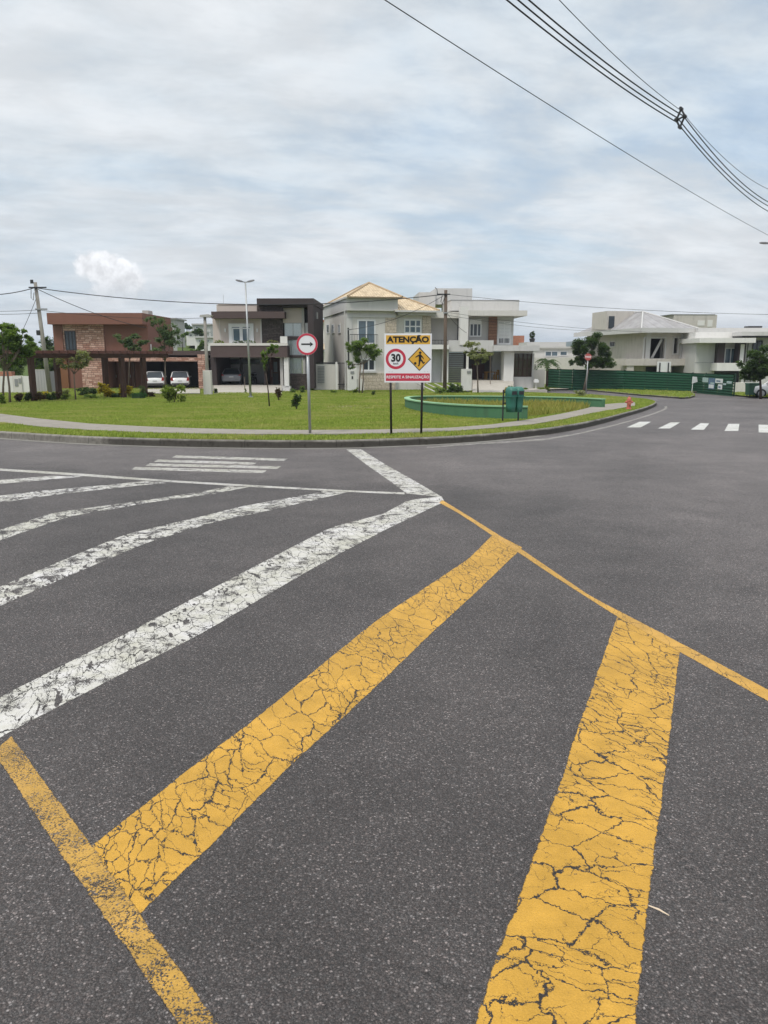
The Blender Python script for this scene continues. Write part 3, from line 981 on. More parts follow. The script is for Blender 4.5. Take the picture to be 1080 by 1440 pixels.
# ---- house A: brown, with carport
A = House('brown_house', 'reddish brown flat roofed house clad with stone panels, carport at its right', 66, 76, 0)
zb = lambda H, py, px, w=0: H.on(px, py, w)[1]
A.part('roof_fascia', W_BROWN, A.b(66, 200, 440, 456, -1.0, 9))
A.part('roof', W_BROWN, A.b(150, 203.5, 442, 456.5, 1.2, 10))
x0 = A.on(77, 500)[0]; x1 = A.on(208, 475)[0]
A.part('wall', W_BROWN, (x0, x1, .06, 9, zb(A, 496, 140), zb(A, 456, 140) - .003), (x0, A.on(152, 520)[0], .06, 8, -.5, zb(A, 496, 140) - .003), (A.on(152, 520)[0] + .003, A.on(195, 520)[0], 2.2, 8, -.5, zb(A, 502, 140)))
A.part('pilaster', W_BROWN, A.b(77, 88, 456.5, 494, -.25, .06))
A.part('pilaster', W_RUST, A.b(83, 95.5, 504, 548, -.15, .06))
A.part('stone_panel', ST_BRN, A.b(88.3, 146, 456.5, 493, -.10, .055), bevel=0)
A.part('stone_panel', ST_BRN, A.b(115, 146, 503.5, 546, -.10, .055))
A.window(91.5, 107, 465.5, 492.5, BLKM, GLASS, -.101, 2, 0, .10)
A.part('floor_slab', W_DKBR, A.b(77, 290, 493.2, 499.5, -.4, 8))
for a, b in ((153, 165), (170, 185)):
    d = A.part('door', WOODR, A.b(a, b, 509, 546, 2.12, 2.19)); A.part('handle', GRYM, A.b(b - 2, b - 1.3, 527, 531, 2.06, 2.117), parent=d)
A.part('timber_post', WOODD, A.b(146.5, 151, 500, 546, -.3, -.05)); A.part('timber_post', WOODD, A.b(168, 171, 500, 546, 1.0, 1.2)); A.part('timber_post', WOODD, A.b(185.5, 189, 500, 546, 1.0, 1.2))
A.part('lintel', ST_BRN, A.b(152, 279, 502.5, 508, -.35, 0))
A.part('stone_pillar', ST_BRN, A.b(278.5, 289.5, 498.5, 548, -.42, .5))
ua, ub = A.on(195.5, 525)[0], A.on(289, 525)[0]
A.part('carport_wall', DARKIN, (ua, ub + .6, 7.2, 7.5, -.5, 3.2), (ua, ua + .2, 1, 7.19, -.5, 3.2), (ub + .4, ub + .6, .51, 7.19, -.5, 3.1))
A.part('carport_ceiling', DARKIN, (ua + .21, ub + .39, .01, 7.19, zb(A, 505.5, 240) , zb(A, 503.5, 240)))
A.part('grille_gate', BLKM, *[A.b(206 + i * 2.6, 206.7 + i * 2.6, 508.5, 530, 6.9, 6.96) for i in range(8)])
A.part('terrace_parapet', W_WHITE, A.b(202, 212, 484, 493, .6, .9))
A.part('terrace_shutter', W_OFF, A.b(209.5, 214, 478, 493, 3, 3.2), A.b(217, 220, 482, 493, 3, 3.2))
A.part('carport_floor', PAVE, (ua, ub - .1, -.5, 7.1, -.35, .03))
ramp(A, 204, 281, [(-.5, .03), (-4, .09), (-8, .16), (-12, .22), (-15.2, .30)])
A.part('chimney', W_GREY, A.b(200, 208.5, 436.5, 442, 6, 7.5))

# ---- house B: dark frames and beige walls
B = House('modern_house', 'dark brown and beige modern house with a grey car in its open garage', 299, 70, R(-1.5))
B.part('roof_fascia', W_DKBR, B.b(297, 400, 438, 447.5, -1.1, 8))
B.part('parapet', W_BEIGE, B.b(304.5, 361, 428.5, 437.8, 1.2, 7), B.b(306, 360, 427.6, 428.6, 1.15, 7.05))
B.part('wall', W_BEIGE, B.b(299.5, 368, 447.6, 487, 0, 8), B.b(397.7, 425, 432.5, 454, .02, 5), B.b(397.7, 433, 526.5, 541, .06, 5))
B.part('corner_trim', W_OFF, B.b(309, 310, 449, 484, -.03, -.002)); B.part('corner_trim', W_OFF, B.b(366, 368, 449, 482, -.05, -.002))
wd = B.window(322, 357, 455, 484, ALU, GLASSB, -.05, 1, 0, .3, proud=.12)
wd2 = B.window(327, 352, 461, 484, ALU, GLASSB, -.13, 1, 0, .09)
B.part('door_curtain', W_WHITE, B.b(323, 326, 461, 484, -.14, -.12))
for a in (316.5, 361.5): B.part('wall_lamp', ALU, B.b(a - .8, a + .8, 462, 467, -.14, -.002))
B.part('stone_wall', ST_DRK, B.b(368.2, 398, 447.6, 483, .04, 6), B.b(362, 397.5, 429.5, 437.8, -.3, 5))
B.part('tower_frame', W_BLKBR, B.b(361, 441, 419.5, 428.5, -1.2, 7), B.b(433.5, 441.2, 428.7, 546, -1.2, 7), B.b(397.5, 433, 428.7, 432.3, -.6, 6))
B.part('band', W_BLKBR, B.b(398, 433.2, 473, 477.5, -.2, 5), B.b(398, 433.2, 499.5, 503, -.2, 5))
for y0, y1 in ((454, 473), (477.5, 499.5), (503, 525.5)):
    B.window(400, 424.5, y0, y1, GRYM, GLASS, .1, 1, 0, .05, curtain=CURT)
    B.part('side_curtain', CURT, B.b(429, 432.8, y0, y1, .12, .3))
B.part('grey_column', W_GREY, B.b(424.8, 428.5, 432.5, 526, -.1, .5))
B.part('stone_base', ST_DRK, B.b(405.5, 433.2, 526, 548, -.05, .055))
B.part('balcony_beam', W_DKBR, B.b(296, 404, 486.2, 502.5, -1.4, 7.5))
B.part('planter_edge', W_OFF, B.b(295, 404.5, 482.5, 486, -1.45, -1.1))
r_ = B.on(394, 480, -1.4)[0]; r1_ = B.on(404, 480, -1.4)[0]
B.part('balcony_panel', W_WHITE, B.b(394, 404, 473, 482.3, -1.35, -1.25))
ga, gb = B.on(299, 520)[0], B.on(372, 520)[0]
B.part('garage_wall', MIDIN, (ga, gb, 5.2, 5.5, -.4, 3.4))
B.part('garage_side', W_BLKBR, (ga, ga + .5, -.6, 5.19, -.4, 3.2), (B.on(338, 520, 3)[0], B.on(338, 520, 3)[0] + .18, 3, 3.2, -.4, 3.3), (B.on(372, 520)[0], B.on(374, 520)[0], -.3, 5.19, -.4, 3.3))
B.part('garage_window', GLASS, B.b(323, 337, 505, 512, 5.12, 5.195), B.b(341, 365, 505, 512, 5.12, 5.195))
B.part('entrance_wall', WOODD, B.b(374.2, 399, 503, 548, 2.0, 2.3))
d = B.part('door', WOODR, B.b(374.5, 383.5, 506, 543, 1.9, 1.995)); B.part('handle', GRYM, B.b(382, 382.6, 520, 530, 1.83, 1.895), parent=d)
B.window(383.8, 391, 508, 524, WOODD, GLASSB, 1.98, 0, 0, .06)
B.part('door_panel', BLKM, B.b(384, 391, 525, 541, 1.9, 1.99))
B.part('white_column', W_WHITE, B.b(399.5, 406, 502.6, 545, -1.2, -.6))
B.part('grey_column', W_GREY, B.b(394, 398, 502.6, 545, -.8, -.3))
u0, u1 = B.on(300, 546)[0], B.on(396, 546)[0]
BF = zb(B, 541.5, 345)
B.part('garage_floor', PAVE, (u0, u1, -.64, 5.19, -.8, BF))
ramp(B, 301, 396, [(-.645, BF), (-2.2, BF * .82), (-3.7, BF * .62), (-5.2, BF * .44), (-6.7, BF * .30), (-8.6, .17)])
st_ = []
for i in range(4): st_.append((u1 + .003, B.on(411, 543)[0] + i * .1, -1.2 - .7 * i, -1.2 - .7 * (i - 1) - .003, -.5, BF - .04 - .12 * i))
B.part('entrance_step', W_PALE, *st_)
ac = B.part('air_conditioner', GRYM, B.b(441.6, 446, 439, 448, 1, 1.8))
B.part('antenna', GRYM, B.b(314, 314.3, 414, 428, 3, 3.03))

# ---- house C: cream house with tiled hip roofs
C = House('tiled_roof_house', 'pale two storey house with cream tiled hip roofs and a small black railed balcony', 489, 69, R(13))
TILE = tile_roof_mat('cream_roof_tiles', (.72, .58, .39))
u1c = C.on(606, 480)[0]; um = C.on(556, 440)[0]
ze = zb(C, 437, 489)
Lc = C.side(456, 470)[0]
zt = zb(C, 421, 520)
C.part('wall', W_OFF, (0, um, 0, Lc, -.5, ze), (um + .003, u1c, .35, 8, -.5, zb(C, 440, 580, .35)))
C.part('cornice', W_PALE, (-.12, um + .1, -.5, Lc + .1, ze + .003, zt), (-.25, um + .2, -.62, Lc + .2, zt + .003, zt + .16))
C.part('cornice', W_PALE, (um + .23, u1c + .35, -.25, 8, zb(C, 443.5, 580), zb(C, 438, 580)))
zr = zt + .17
ue0, ue1 = C.on(493, 419, -.9)[0] - .25, C.on(566, 419, -.9)[0]
ua0 = C.on(519, 398, 4.0)
ri = (ua0[0], 4.0, ua0[1]); rb = (ua0[0], Lc - 4, ua0[1])
e0, e1, e2, e3 = (ue0, -.9, zr), (ue1, -.9, zr), (ue1, Lc + .5, zr), (ue0, Lc + .5, zr)
RIDGE = plain('cream_ridge_tiles', (.40, .30, .19), .8, .15)
roof(C.e, 'roof', TILE, [[e0, e1, ri], [e1, e2, rb, ri], [e2, e3, rb], [e3, e0, ri, rb]], .1, [(e0, ri), (e1, ri), (ri, rb), (e2, rb), (e3, rb)], RIDGE)
zl = zb(C, 436.5, 590, -.6)
ul0, ul1 = C.on(555, 436, -.6)[0], C.on(618.5, 436, -.6)[0]
ax = C.on(566, 418, 3.4)
r0 = (ax[0], 3.4, ax[1]); rr = (ax[0], 5.5, ax[1])
g0, g1, g2, g3 = (ul0, -.6, zl), (ul1, -.6, zl), (ul1, 8.6, zl), (ul0, 8.6, zl)
roof(C.e, 'lower_roof', TILE, [[g0, g1, r0], [g1, g2, rr, r0], [g2, g3, rr], [g3, g0, r0, rr]], .1, [(g1, r0), (r0, rr)], RIDGE)
C.part('gutter', W_PALE, (ul0, ul1 + .05, -.72, -.58, zl - .16, zl + .0))
C.part('wall_band', W_PALE, (-.04, um + .02, -.10, -.003, ze - .55, ze - .35), (-.05, .5, -.08, -.003, -.5, ze - .56))
C.window(502.5, 528, 449.5, 484, ALU, GLASSB, -.003, 1, 0, .12)
C.window(568, 592.5, 449, 469, ALU, GLASSB, .34, 2, 1, .12)
C.window(508.5, 528, 504, 522, ALU, GLASS, -.003, 1, 0, .14)
C.part('stone_panel', ST_PAL, C.b(542, 557.5, 444, 468, -.06, -.003)); C.part('stone_panel', ST_PAL, C.b(594.5, 606, 444, 468, .25, .345))
C.part('stone_base', ST_PAL, C.b(508, 556, 524.5, 548, -.1, -.003))
C.part('sill', W_PALE, C.b(506, 530, 522.2, 524.3, -.2, -.003))
bu0, bu1 = C.on(492, 480, -.8)[0], C.on(531.5, 480, -.8)[0]
zb0, zb1 = zb(C, 486.5, 510, -.8), zb(C, 470, 510, -.8)
bal = C.part('balcony', W_PALE, (bu0, bu1, -.8, -.003, zb0 - .18, zb0))
railing(bal, bu0, bu1, -.78, zb0, zb1, BLKM, 18)
for a in (461.5, 468.5, 477.5):
    w0, z0 = C.side(a - 1.6, 469); w1, z1 = C.side(a + 1.6, 455.5)
    window(C.e, min(w0, w1), max(w0, w1), z0, z1, -.003, ALU, GLASS, 0, 0, .06, .06, axis='x')
gm = MB(); gm.tube([(-.15, .1, ze), (-.15, .1, -.4)], .05, 8); gm.build('downpipe', W_PALE, C.e)

# gate wall left of house C
GW = House('garden_wall', 'low grey beige wall with a louvred panel left of the tiled roof house', 444, 70, 0, cat='wall')
GW.part('wall', W_OFF, GW.b(441, 476, 512, 548, 0, .2)); GW.part('coping', BLKM, GW.b(441, 472, 509.5, 511.7, -.03, .23))
GW.part('louvre_panel', GRYM, *[GW.b(446.5, 456, 515 + i * 2.2, 516.4 + i * 2.2, -.08, -.003) for i in range(11)])
PG = House('pedestrian_gate', 'narrow black gate between the louvred wall and the tiled roof house', 475, 69.2, R(8), cat='gate')
PG.part('gate_leaf', BLKM, *[PG.b(476 + i * 1.6, 476.5 + i * 1.6, 511, 545, 0, .03) for i in range(7)], PG.b(475, 487, 510, 511, -.01, .04), PG.b(475, 487, 540, 541, -.01, .04))
PG.part('gate_post', W_WHITE, PG.b(472, 474.6, 509, 548, -.05, .1))
IW = House('intercom_wall', 'white gate pillar with a meter box beside the twin stemmed tree', 490, 66, R(10), cat='gate pillar')
IW.part('pillar', W_WHITE, IW.b(489.5, 502, 518.5, 549, 0, .7), bevel=.02); IW.part('pillar_wing', W_OFF, IW.b(502.2, 512, 533, 549, .1, .5))
IW.part('meter_box', GRYM, IW.b(493, 498, 522, 525.5, -.04, -.003)); IW.part('number_plate', BLKM, IW.b(494.5, 496.5, 529, 533, -.02, -.003))
DP = House('service_post', 'slim dark service post rising behind the white gate pillar', 490, 66.8, 0, cat='post')
DP.part('post', BLKM, DP.b(489, 491.2, 461, 548, 0, .14)); DP.part('bracket', GRYM, DP.b(488, 494, 463, 464.2, -.05, -.003))

# neighbour seen between B and C
NB = House('far_cream_house', 'small cream house with a tiled lean-to seen in the gap beside the dark house', 444, 96, 0)
NB.part('wall', W_WHITE, NB.b(441, 462, 453, 484, 2, 8), NB.b(441, 458, 494, 530, 0, 1.9))
NB.part('roof', BRICK, NB.b(440, 463, 449.5, 452.8, 1.5, 8.5))
a_, b_ = NB.on(440, 491, -.6), NB.on(459, 491, -.6); c_ = NB.on(459, 483, 1.9); d_ = NB.on(440, 483, 1.9)
roof(NB.e, 'lean_to_roof', TILE, [[(a_[0], -.6, a_[1]), (b_[0], -.6, b_[1]), (c_[0], 1.9, c_[1]), (d_[0], 1.9, d_[1])]])
NB.window(443, 447, 459, 466, ALU, GLASS, 1.997, 1, 0, .06)

# ---- house D: white modern house
H_ = House('white_house', 'white flat roofed house with stacked terraces behind the tall dark pole', 648, 72, R(3))
h = H_
h.part('tank_tower', W_PALE, h.b(612, 664, 405.5, 428, 8, 14)); h.part('tank_tower_wing', W_PALE, h.b(589, 612.2, 411, 440, 7.6, 14))
h.part('parapet', W_PALE, h.b(634, 730, 422.3, 437, 2, 9)); h.part('parapet_coping', GRYM, h.b(633.6, 730.4, 421.6, 422.4, 1.96, 9.04))
h.part('roof_slab', W_OFF, h.b(659, 741.5, 436.5, 444, -1.6, 9)); h.part('side_roof_slab', W_OFF, h.b(606, 646.6, 438.5, 447, -.4, 7))
h.part('pillar', W_WHITE, h.b(647, 658.6, 431, 485, -1.5, -.6))
h.part('wall', W_GREY, h.b(659, 721.5, 444.2, 487, .2, 8), h.b(606, 658, 447.2, 487, .8, 8)); h.part('wall_pier', W_PALE, h.b(690, 722, 444.2, 486, .08, .195))
h.part('slot_window', GLASS, h.b(643.5, 646.8, 444, 480, .7, .79))
sh = h.window(660, 677, 452.5, 473.5, ALU, GLASS, .19, 2, 0, .1); h.part('shutter_box', ALU, h.b(660, 677, 449, 456, .09, .13))
h.part('wood_panel', ST_WOD, h.b(687, 699, 444.3, 484.5, .0, .075))
s2 = h.window(700, 718, 452, 484, ALU, GLASS, .07, 1, 0, .1); h.part('roller_shutter', ALU, *[h.b(701, 717, 454 + i * 2.0, 455.8 + i * 2.0, -.02 - .003 * (i % 2), .01) for i in range(11)])
h.part('balcony_slab', W_PALE, h.b(631, 694, 478.5, 494.5, -1.4, 7.5)); h.part('canopy_slab', W_PALE, h.b(694.3, 759, 485.5, 493.5, -1.9, 7)); h.part('side_balcony_slab', W_WHITE, h.b(604, 631.5, 484.5, 491, -1.9, 6))
u0, u1 = h.on(607, 480, -1.7)[0], h.on(630, 480, -1.7)[0]
railing(h.e, u0, u1, -1.75, zb(h, 484.4, 620, -1.7), zb(h, 478, 620, -1.7), BLKM, 5)
railing(h.e, h.on(700, 470, -.3)[0], h.on(719, 470, -.3)[0], -.3, zb(h, 484.4, 710, -.3), zb(h, 468, 710, -.3), ALU, 10, 'glass_rail')
h.part('garage_side_wall', MIDIN, h.b(605, 622, 491.2, 548, .3, 6)); h.part('garage_pier', W_WHITE, h.b(622.2, 630.5, 491.2, 548, -1.0, .5))
h.part('garage_shutter', plain('dark_grey_shutter', (.12, .115, .11), .6, .1), *[h.b(631, 652, 496 + i * 2.6, 498.2 + i * 2.6, -.2 - .01 * (i % 2), .1) for i in range(19)])
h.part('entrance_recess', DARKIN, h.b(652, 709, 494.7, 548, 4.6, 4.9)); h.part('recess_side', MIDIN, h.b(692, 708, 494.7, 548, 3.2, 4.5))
d = h.part('door', plain('maroon_door', (.085, .022, .02), .5, .1), h.b(663, 681, 512, 545, 4.4, 4.55)); h.part('handle', GRYM, h.b(679, 679.8, 525, 532, 4.32, 4.395), parent=d)
h.part('entrance_column', W_WHITE, h.b(708.5, 722.3, 493.7, 548, -1.2, .2))
h.part('ground_floor_wall', W_PALE, h.b(722.5, 750, 493.7, 497, -.5, 5), h.b(748, 750.5, 497.2, 548, -.4, 5), h.b(722.5, 747.8, 530, 548, -.5, 5))
h.window(722.8, 747.6, 494.5, 530, WOODD, glass_mat('brownish_glass', (.05, .042, .02)), -.2, 3, 2, .09)
HF = zb(h, 534.5, 690)
h.part('entrance_floor', PAVE, (h.on(653, 540)[0], h.on(708, 540)[0], -.5, 4.59, -.6, HF))
ramp(h, 664.5, 722, [(-.505, HF), (-2.5, HF * .8), (-4.5, HF * .55), (-6.5, HF * .33), (-8.5, .14)])
ramp(h, 597, 655, [(-1.0, HF * .80), (-4.5, HF * .45), (-7.6, .12)], m_grass, 'front_bank', .5)
for i in range(5): ramp(h, 586 + i * 12, 588.5 + i * 12, [(-1.5, HF * .77), (-4.5, HF * .47), (-7.5, .15)], W_GREY, 'paver_strip', .12, 1.6)
h.part('side_paving', PAVE, (h.on(722.5, 545)[0], h.on(752, 545)[0], -4.5, -.51, -.6, .20))
tb = empty('table', h.o + h.ux * h.on(690, 530, 1.5)[0] + h.uy * 1.5 + Vector((0, 0, HF)), R(10), 'small orange wooden table in the shaded entrance of the white house', 'table')
part('table_top', plain('orange_wood', (.45, .24, .06), .6, .15), tb, (-.55, .55, -.35, .35, .68, .73))
for sx in (-.5, .44):
    for sy in (-.3, .24): part('leg', plain('orange_wood', (.45, .24, .06)), tb, (sx, sx + .06, sy, sy + .06, 0, .679))
ch = empty('chair', h.o + h.ux * h.on(698, 530, 1.5)[0] + h.uy * 1.7 + Vector((0, 0, HF)), R(-70), 'orange wooden chair beside the small table in the entrance', 'chair')
part('seat', plain('orange_wood', (.45, .24, .06)), ch, (-.22, .22, -.22, .22, .42, .46)); part('backrest', plain('orange_wood', (.45, .24, .06)), ch, (-.22, .22, .18, .22, .461, .9))
for sx in (-.21, .16):
    for sy in (-.21, .16): part('leg', plain('orange_wood', (.45, .24, .06)), ch, (sx, sx + .05, sy, sy + .05, 0, .419))
MP = House('meter_pillar', 'white gate pillar with meter box beside the white house driveway', 650, 64.5, R(4), cat='gate pillar')
MP.part('pillar', W_WHITE, MP.b(650, 663.5, 519, 549, 0, .6), MP.b(656, 659, 497, 518.8, .2, .35)); MP.part('meter_box', GRYM, MP.b(657, 662, 521.5, 525, -.05, -.003))
BT = House('terrace_brick_wall', 'unplastered red brick wall block beyond the white house terrace', 722, 100, 0, cat='wall')
BT.part('brickwork', BRICK, BT.b(722, 737, 472, 490, 0, 1.5)); BT.part('footing', W_RAW, BT.b(721, 745, 490.2, 540, 0, 3))

# ---- house E: long low white house far behind
E = House('low_white_house', 'long low white house with dark strip windows behind the round tree', 745, 92, R(-2))
E.part('wall', W_WHITE, E.b(741, 822, 489, 548, 0, 9)); E.part('parapet', W_PALE, E.b(741, 796, 481, 488.8, .8, 8)); E.part('roof_edge', W_PALE, E.b(740, 823, 487.3, 489.8, -.3, 9.3))
E.window(766, 785, 493.5, 501.5, ALU, GLASSB, -.003, 1, 0, .1); E.window(787, 798, 493.5, 500.5, ALU, GLASSB, -.003, 0, 0, .1)
E.part('stone_panel', ST_PAL, E.b(744, 763, 504, 528, -.08, -.003)); E.part('front_wall', W_OFF, E.b(753, 812, 503, 545, -2.0, -.4))
E.part('low_garden_wall', W_GREY, E.b(746, 766, 519.5, 548, -14, -13.7))
E.part('stair_stringer', BLKM, E.b(752, 753, 512, 520, -2.3, -2.05))
pl = empty('potted_plant', E.o + E.ux * E.on(748, 487, 2)[0] + E.uy * 2 + Vector((0, 0, E.on(748, 481, 2)[1] - .1)), 0, 'dark potted plant on the terrace behind the white house', 'potted plant')
mm = MB(); mm.lathe([(.25, 0), (.36, .5), (.3, .52)], n=12); mm.build('pot', BLKM, pl)
leaves('foliage', [(0, 0, .9, .35, .35, .5)], 120, .3, leafy('dark_leaf', (.02, .04, .012), (.05, .085, .025)), pl)

# ---- house F: under construction
G = House('unfinished_house', 'raw grey house under construction with glassless window openings behind the green fence', 901, 80, R(8))
METAL = tile_roof_mat('grey_metal_roofing', (.34, .33, .33), 1.0, 30)
L = G.side(824, 500)[0]; u1 = G.on(977, 490)[0]
ze = zb(G, 464, 940); zs = zb(G, 513, 940)
def holed(H, mat, u0, u1, z0, z1, holes, w0, w1, name='wall'):
    m = MB()
    us = sorted({u0, u1, *[q for h_ in holes for q in h_[:2]]}); zs_ = sorted({z0, z1, *[q for h_ in holes for q in h_[2:]]})
    for a, b in zip(us, us[1:]):
        run = None
        for c, d in zip(zs_, zs_[1:]):
            hit = any(h_[0] < (a + b) / 2 < h_[1] and h_[2] < (c + d) / 2 < h_[3] for h_ in holes)
            if hit:
                if run: m.box(a, b, w0, w1, *run); run = None
            else: run = (run[0], d) if run else (c, d)
        if run: m.box(a, b, w0, w1, *run)
    return m.build(name, mat, H.e)
def hole(H, x0, x1, y0, y1, w=0):
    b = H.b(x0, x1, y0, y1, w); return (b[0], b[1], b[4], b[5])
hs = [hole(G, 906, 934.5, 476, 504), hole(G, 947.5, 953, 475.5, 497), hole(G, 964.5, 976, 468.5, 502)]
holed(G, W_RAW, 0, u1, zs - .02, ze, hs, 0, .25)
G.part('side_wall', W_RAW, (0, .25, .253, L, -.5, ze))
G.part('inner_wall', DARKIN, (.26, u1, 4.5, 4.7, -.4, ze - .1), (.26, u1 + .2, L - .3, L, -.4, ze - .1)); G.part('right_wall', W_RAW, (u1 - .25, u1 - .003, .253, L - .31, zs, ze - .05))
G.part('upper_floor', W_RAW, (.26, u1 - .26, .26, 4.49, zs - .2, zs))
def surround(q, t_=.14, pr=.05):
    return [(q[0] - t_, q[0], -pr, -.003, q[2] - t_, q[3] + t_), (q[1], q[1] + t_, -pr, -.003, q[2] - t_, q[3] + t_), (q[0], q[1], -pr, -.003, q[3], q[3] + t_), (q[0], q[1], -pr - .04, -.003, q[2] - t_, q[2])]
for q in hs: G.part('window_surround', W_PALE, *surround(q))
G.part('corner_strip', W_PALE, (-.04, .45, -.06, -.003, zs, ze - .003)); G.part('corner_strip', W_PALE, G.b(957, 961.5, 466, 504, -.05, -.003))
G.part('window_grid', W_PALE, *[G.b(965, 976, y, y + .9, .1, .16) for y in (479, 490)], *[G.b(x, x + .7, 468.7, 502, .1, .155) for x in (970,)])
bk = MB(); a = G.on(915, 503.5, .3); b = G.on(929, 477, .3)
bk.prism([(a[0], a[1]), (a[0] + .28, a[1]), (b[0] + .28, b[1]), (b[0], b[1])], .3, .36); bk.build('leaning_board', W_PALE, G.e)
G.part('inner_post', W_RAW, G.b(913, 914, 476, 504, .6, .7), G.b(929, 934.4, 476, 504, 1.2, 1.3))
G.part('balcony_slab', W_RAW, G.b(880, 980, 504.5, 514, -1.3, -.003), (-1.2, -.003, 0, 5, zs, zb(G, 505, 885, -1.3)))
G.part('pillar', W_RAW, G.b(973.5, 979.5, 514.2, 548, -1.2, -.8), G.b(940, 943.5, 514.2, 548, -1.0, -.7), G.b(881, 890.5, 514.2, 548, -1.2, -.8))
G.part('garage_back', DARKIN, (-.6, u1, 3, 3.2, -.5, zs - .25)); G.part('interior_wall', BRICK, G.b(958, 972, 515, 548, 1, 1.2))
o0 = hole(G, 906, 911, 476, 504)
w0, z0 = G.side(864, 488); w1, z1 = G.side(859, 480); 
window(G.e, min(w0, w1) - .2, max(w0, w1) + .2, min(z0, z1), max(z0, z1), -.003, W_PALE, GLASS, 0, 0, .08, .05, axis='x')
# roof
eb = [G.on(985, 463, -1.0)[0], -1.3]
zr = ze + .02
x_l = -1.2
apx = G.on(904, 438.5, 5.0)
e0, e1, e2, e3 = (x_l, -1.2, zr), (G.on(986, 462, -1.2)[0], -1.2, zr), (G.on(986, 462, -1.2)[0], L + .8, zr), (x_l, L + .8, zr)
ap = (max(apx[0], 1.6), 5.0, apx[1]); apb = (max(apx[0], 1.6), L - 5, apx[1])
roof(G.e, 'roof', METAL, [[e0, e1, ap], [e1, e2, apb, ap], [e2, e3, apb], [e3, e0, ap, apb]], .06, [(e0, ap), (e1, ap), (ap, apb)], W_PALE)
G.part('eave_fascia', W_PALE, (x_l - .05, e1[0] + .05, -1.32, -1.2, zr - .35, zr + .14), (x_l - .12, x_l, -1.197, L + .9, zr - .35, zr + .14), (e1[0], e1[0] + .12, -1.197, L + .9, zr - .35, zr + .14))
G.part('eave_soffit', W_RAW, (x_l, e1[0], -1.19, L + .8, zr - .2, zr - .13))
tt = G.part('tank_room', W_RAW, G.b(853, 905, 437.5, 464, 7, 11)); 
G.part('tank_room_door', GLASS, G.b(856, 864, 444.5, 462, 6.95, 6.995), parent=tt)
G.part('solar_panel', BLKM, (2.4, 4.0, .9, 2.3, zr + 1.0, zr + 1.06)) if False else None
G.part('white_sheet', ALU, G.b(924, 943, 508.5, 530, -2.4, -2.34)); G.part('sheet_post', BLKM, G.b(926.5, 927.7, 510, 551, -2.5, -2.42), G.b(938.5, 939.7, 510, 551, -2.5, -2.42))

# block behind F and house G
K = House('plastered_block', 'pale rear block with bricked up openings rising between the two right houses', 945, 98, R(3))
K.part('wall', W_RAW, K.b(945, 1005.5, 442.5, 520, 0, 10)); K.part('coping', GRYM, K.b(944.6, 1005.9, 441.8, 442.6, -.05, 10)); K.part('blank_opening', W_WHITE, K.b(981, 991, 450.5, 458, -.04, -.003), K.b(995, 1002, 450, 459.5, -.04, -.003))

Wd = House('long_white_house', 'long white modern house with dark pillar and balcony at the right edge', 980, 76, R(-3))
w = Wd
w.part('parapet', W_PALE, w.b(982, 1130, 461, 467.5, 2.5, 10)); w.part('upper_band', W_WHITE, w.b(978, 1120, 467, 477, 1.2, 9))
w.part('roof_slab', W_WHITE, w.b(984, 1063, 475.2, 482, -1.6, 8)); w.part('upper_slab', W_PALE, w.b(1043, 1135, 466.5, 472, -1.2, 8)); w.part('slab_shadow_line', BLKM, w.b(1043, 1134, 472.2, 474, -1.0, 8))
w.part('wall', W_PALE, w.b(977, 1009.5, 482.2, 548, .2, 8), w.b(1009.7, 1050, 482.2, 511, .6, 8), w.b(1050.2, 1130, 474.2, 548, .9, 8))
w.part('wall_line', GRYM, w.b(977, 1008, 509.5, 510.2, .17, .197))
w.part('dark_pillar', W_BLKBR, w.b(1009, 1019, 481.5, 513, -.6, .1)); w.part('dark_pillar', W_BLKBR, w.b(1038, 1040.5, 482.2, 511, -.7, .3)); w.part('dark_pillar', W_BLKBR, w.b(1046.5, 1048.8, 476, 511, -.7, .3)); w.part('white_column', W_WHITE, w.b(1040.7, 1046.3, 484, 511, -.7, .3))
w.window(1018.5, 1036, 489, 513, ALU, GLASSB, .59, 1, 0, .1); w.window(1058, 1072, 479, 494, BLKM, GLASS, .89, 1, 0, .1)
w.part('balcony', W_WHITE, w.b(1008, 1049, 510.5, 521.5, -1.5, .597))
w.part('garage_opening_shade', BLKM, w.b(1004, 1042, 521.7, 548, .1, .19)); w.part('garage_column', W_WHITE, w.b(1042.3, 1046, 521.7, 548, -1.0, -.4));  # flat black sheet across the garage opening stands in for its shade
w.part('low_wall', W_OFF, w.b(1033, 1060, 538, 556, -9, -8.6)); w.part('low_wall', W_PALE, w.b(1062, 1130, 522, 556, -3, -2.7))
w.part('roof_hatch', BLKM, w.b(1052, 1072, 458.5, 460.8, 4, 5))

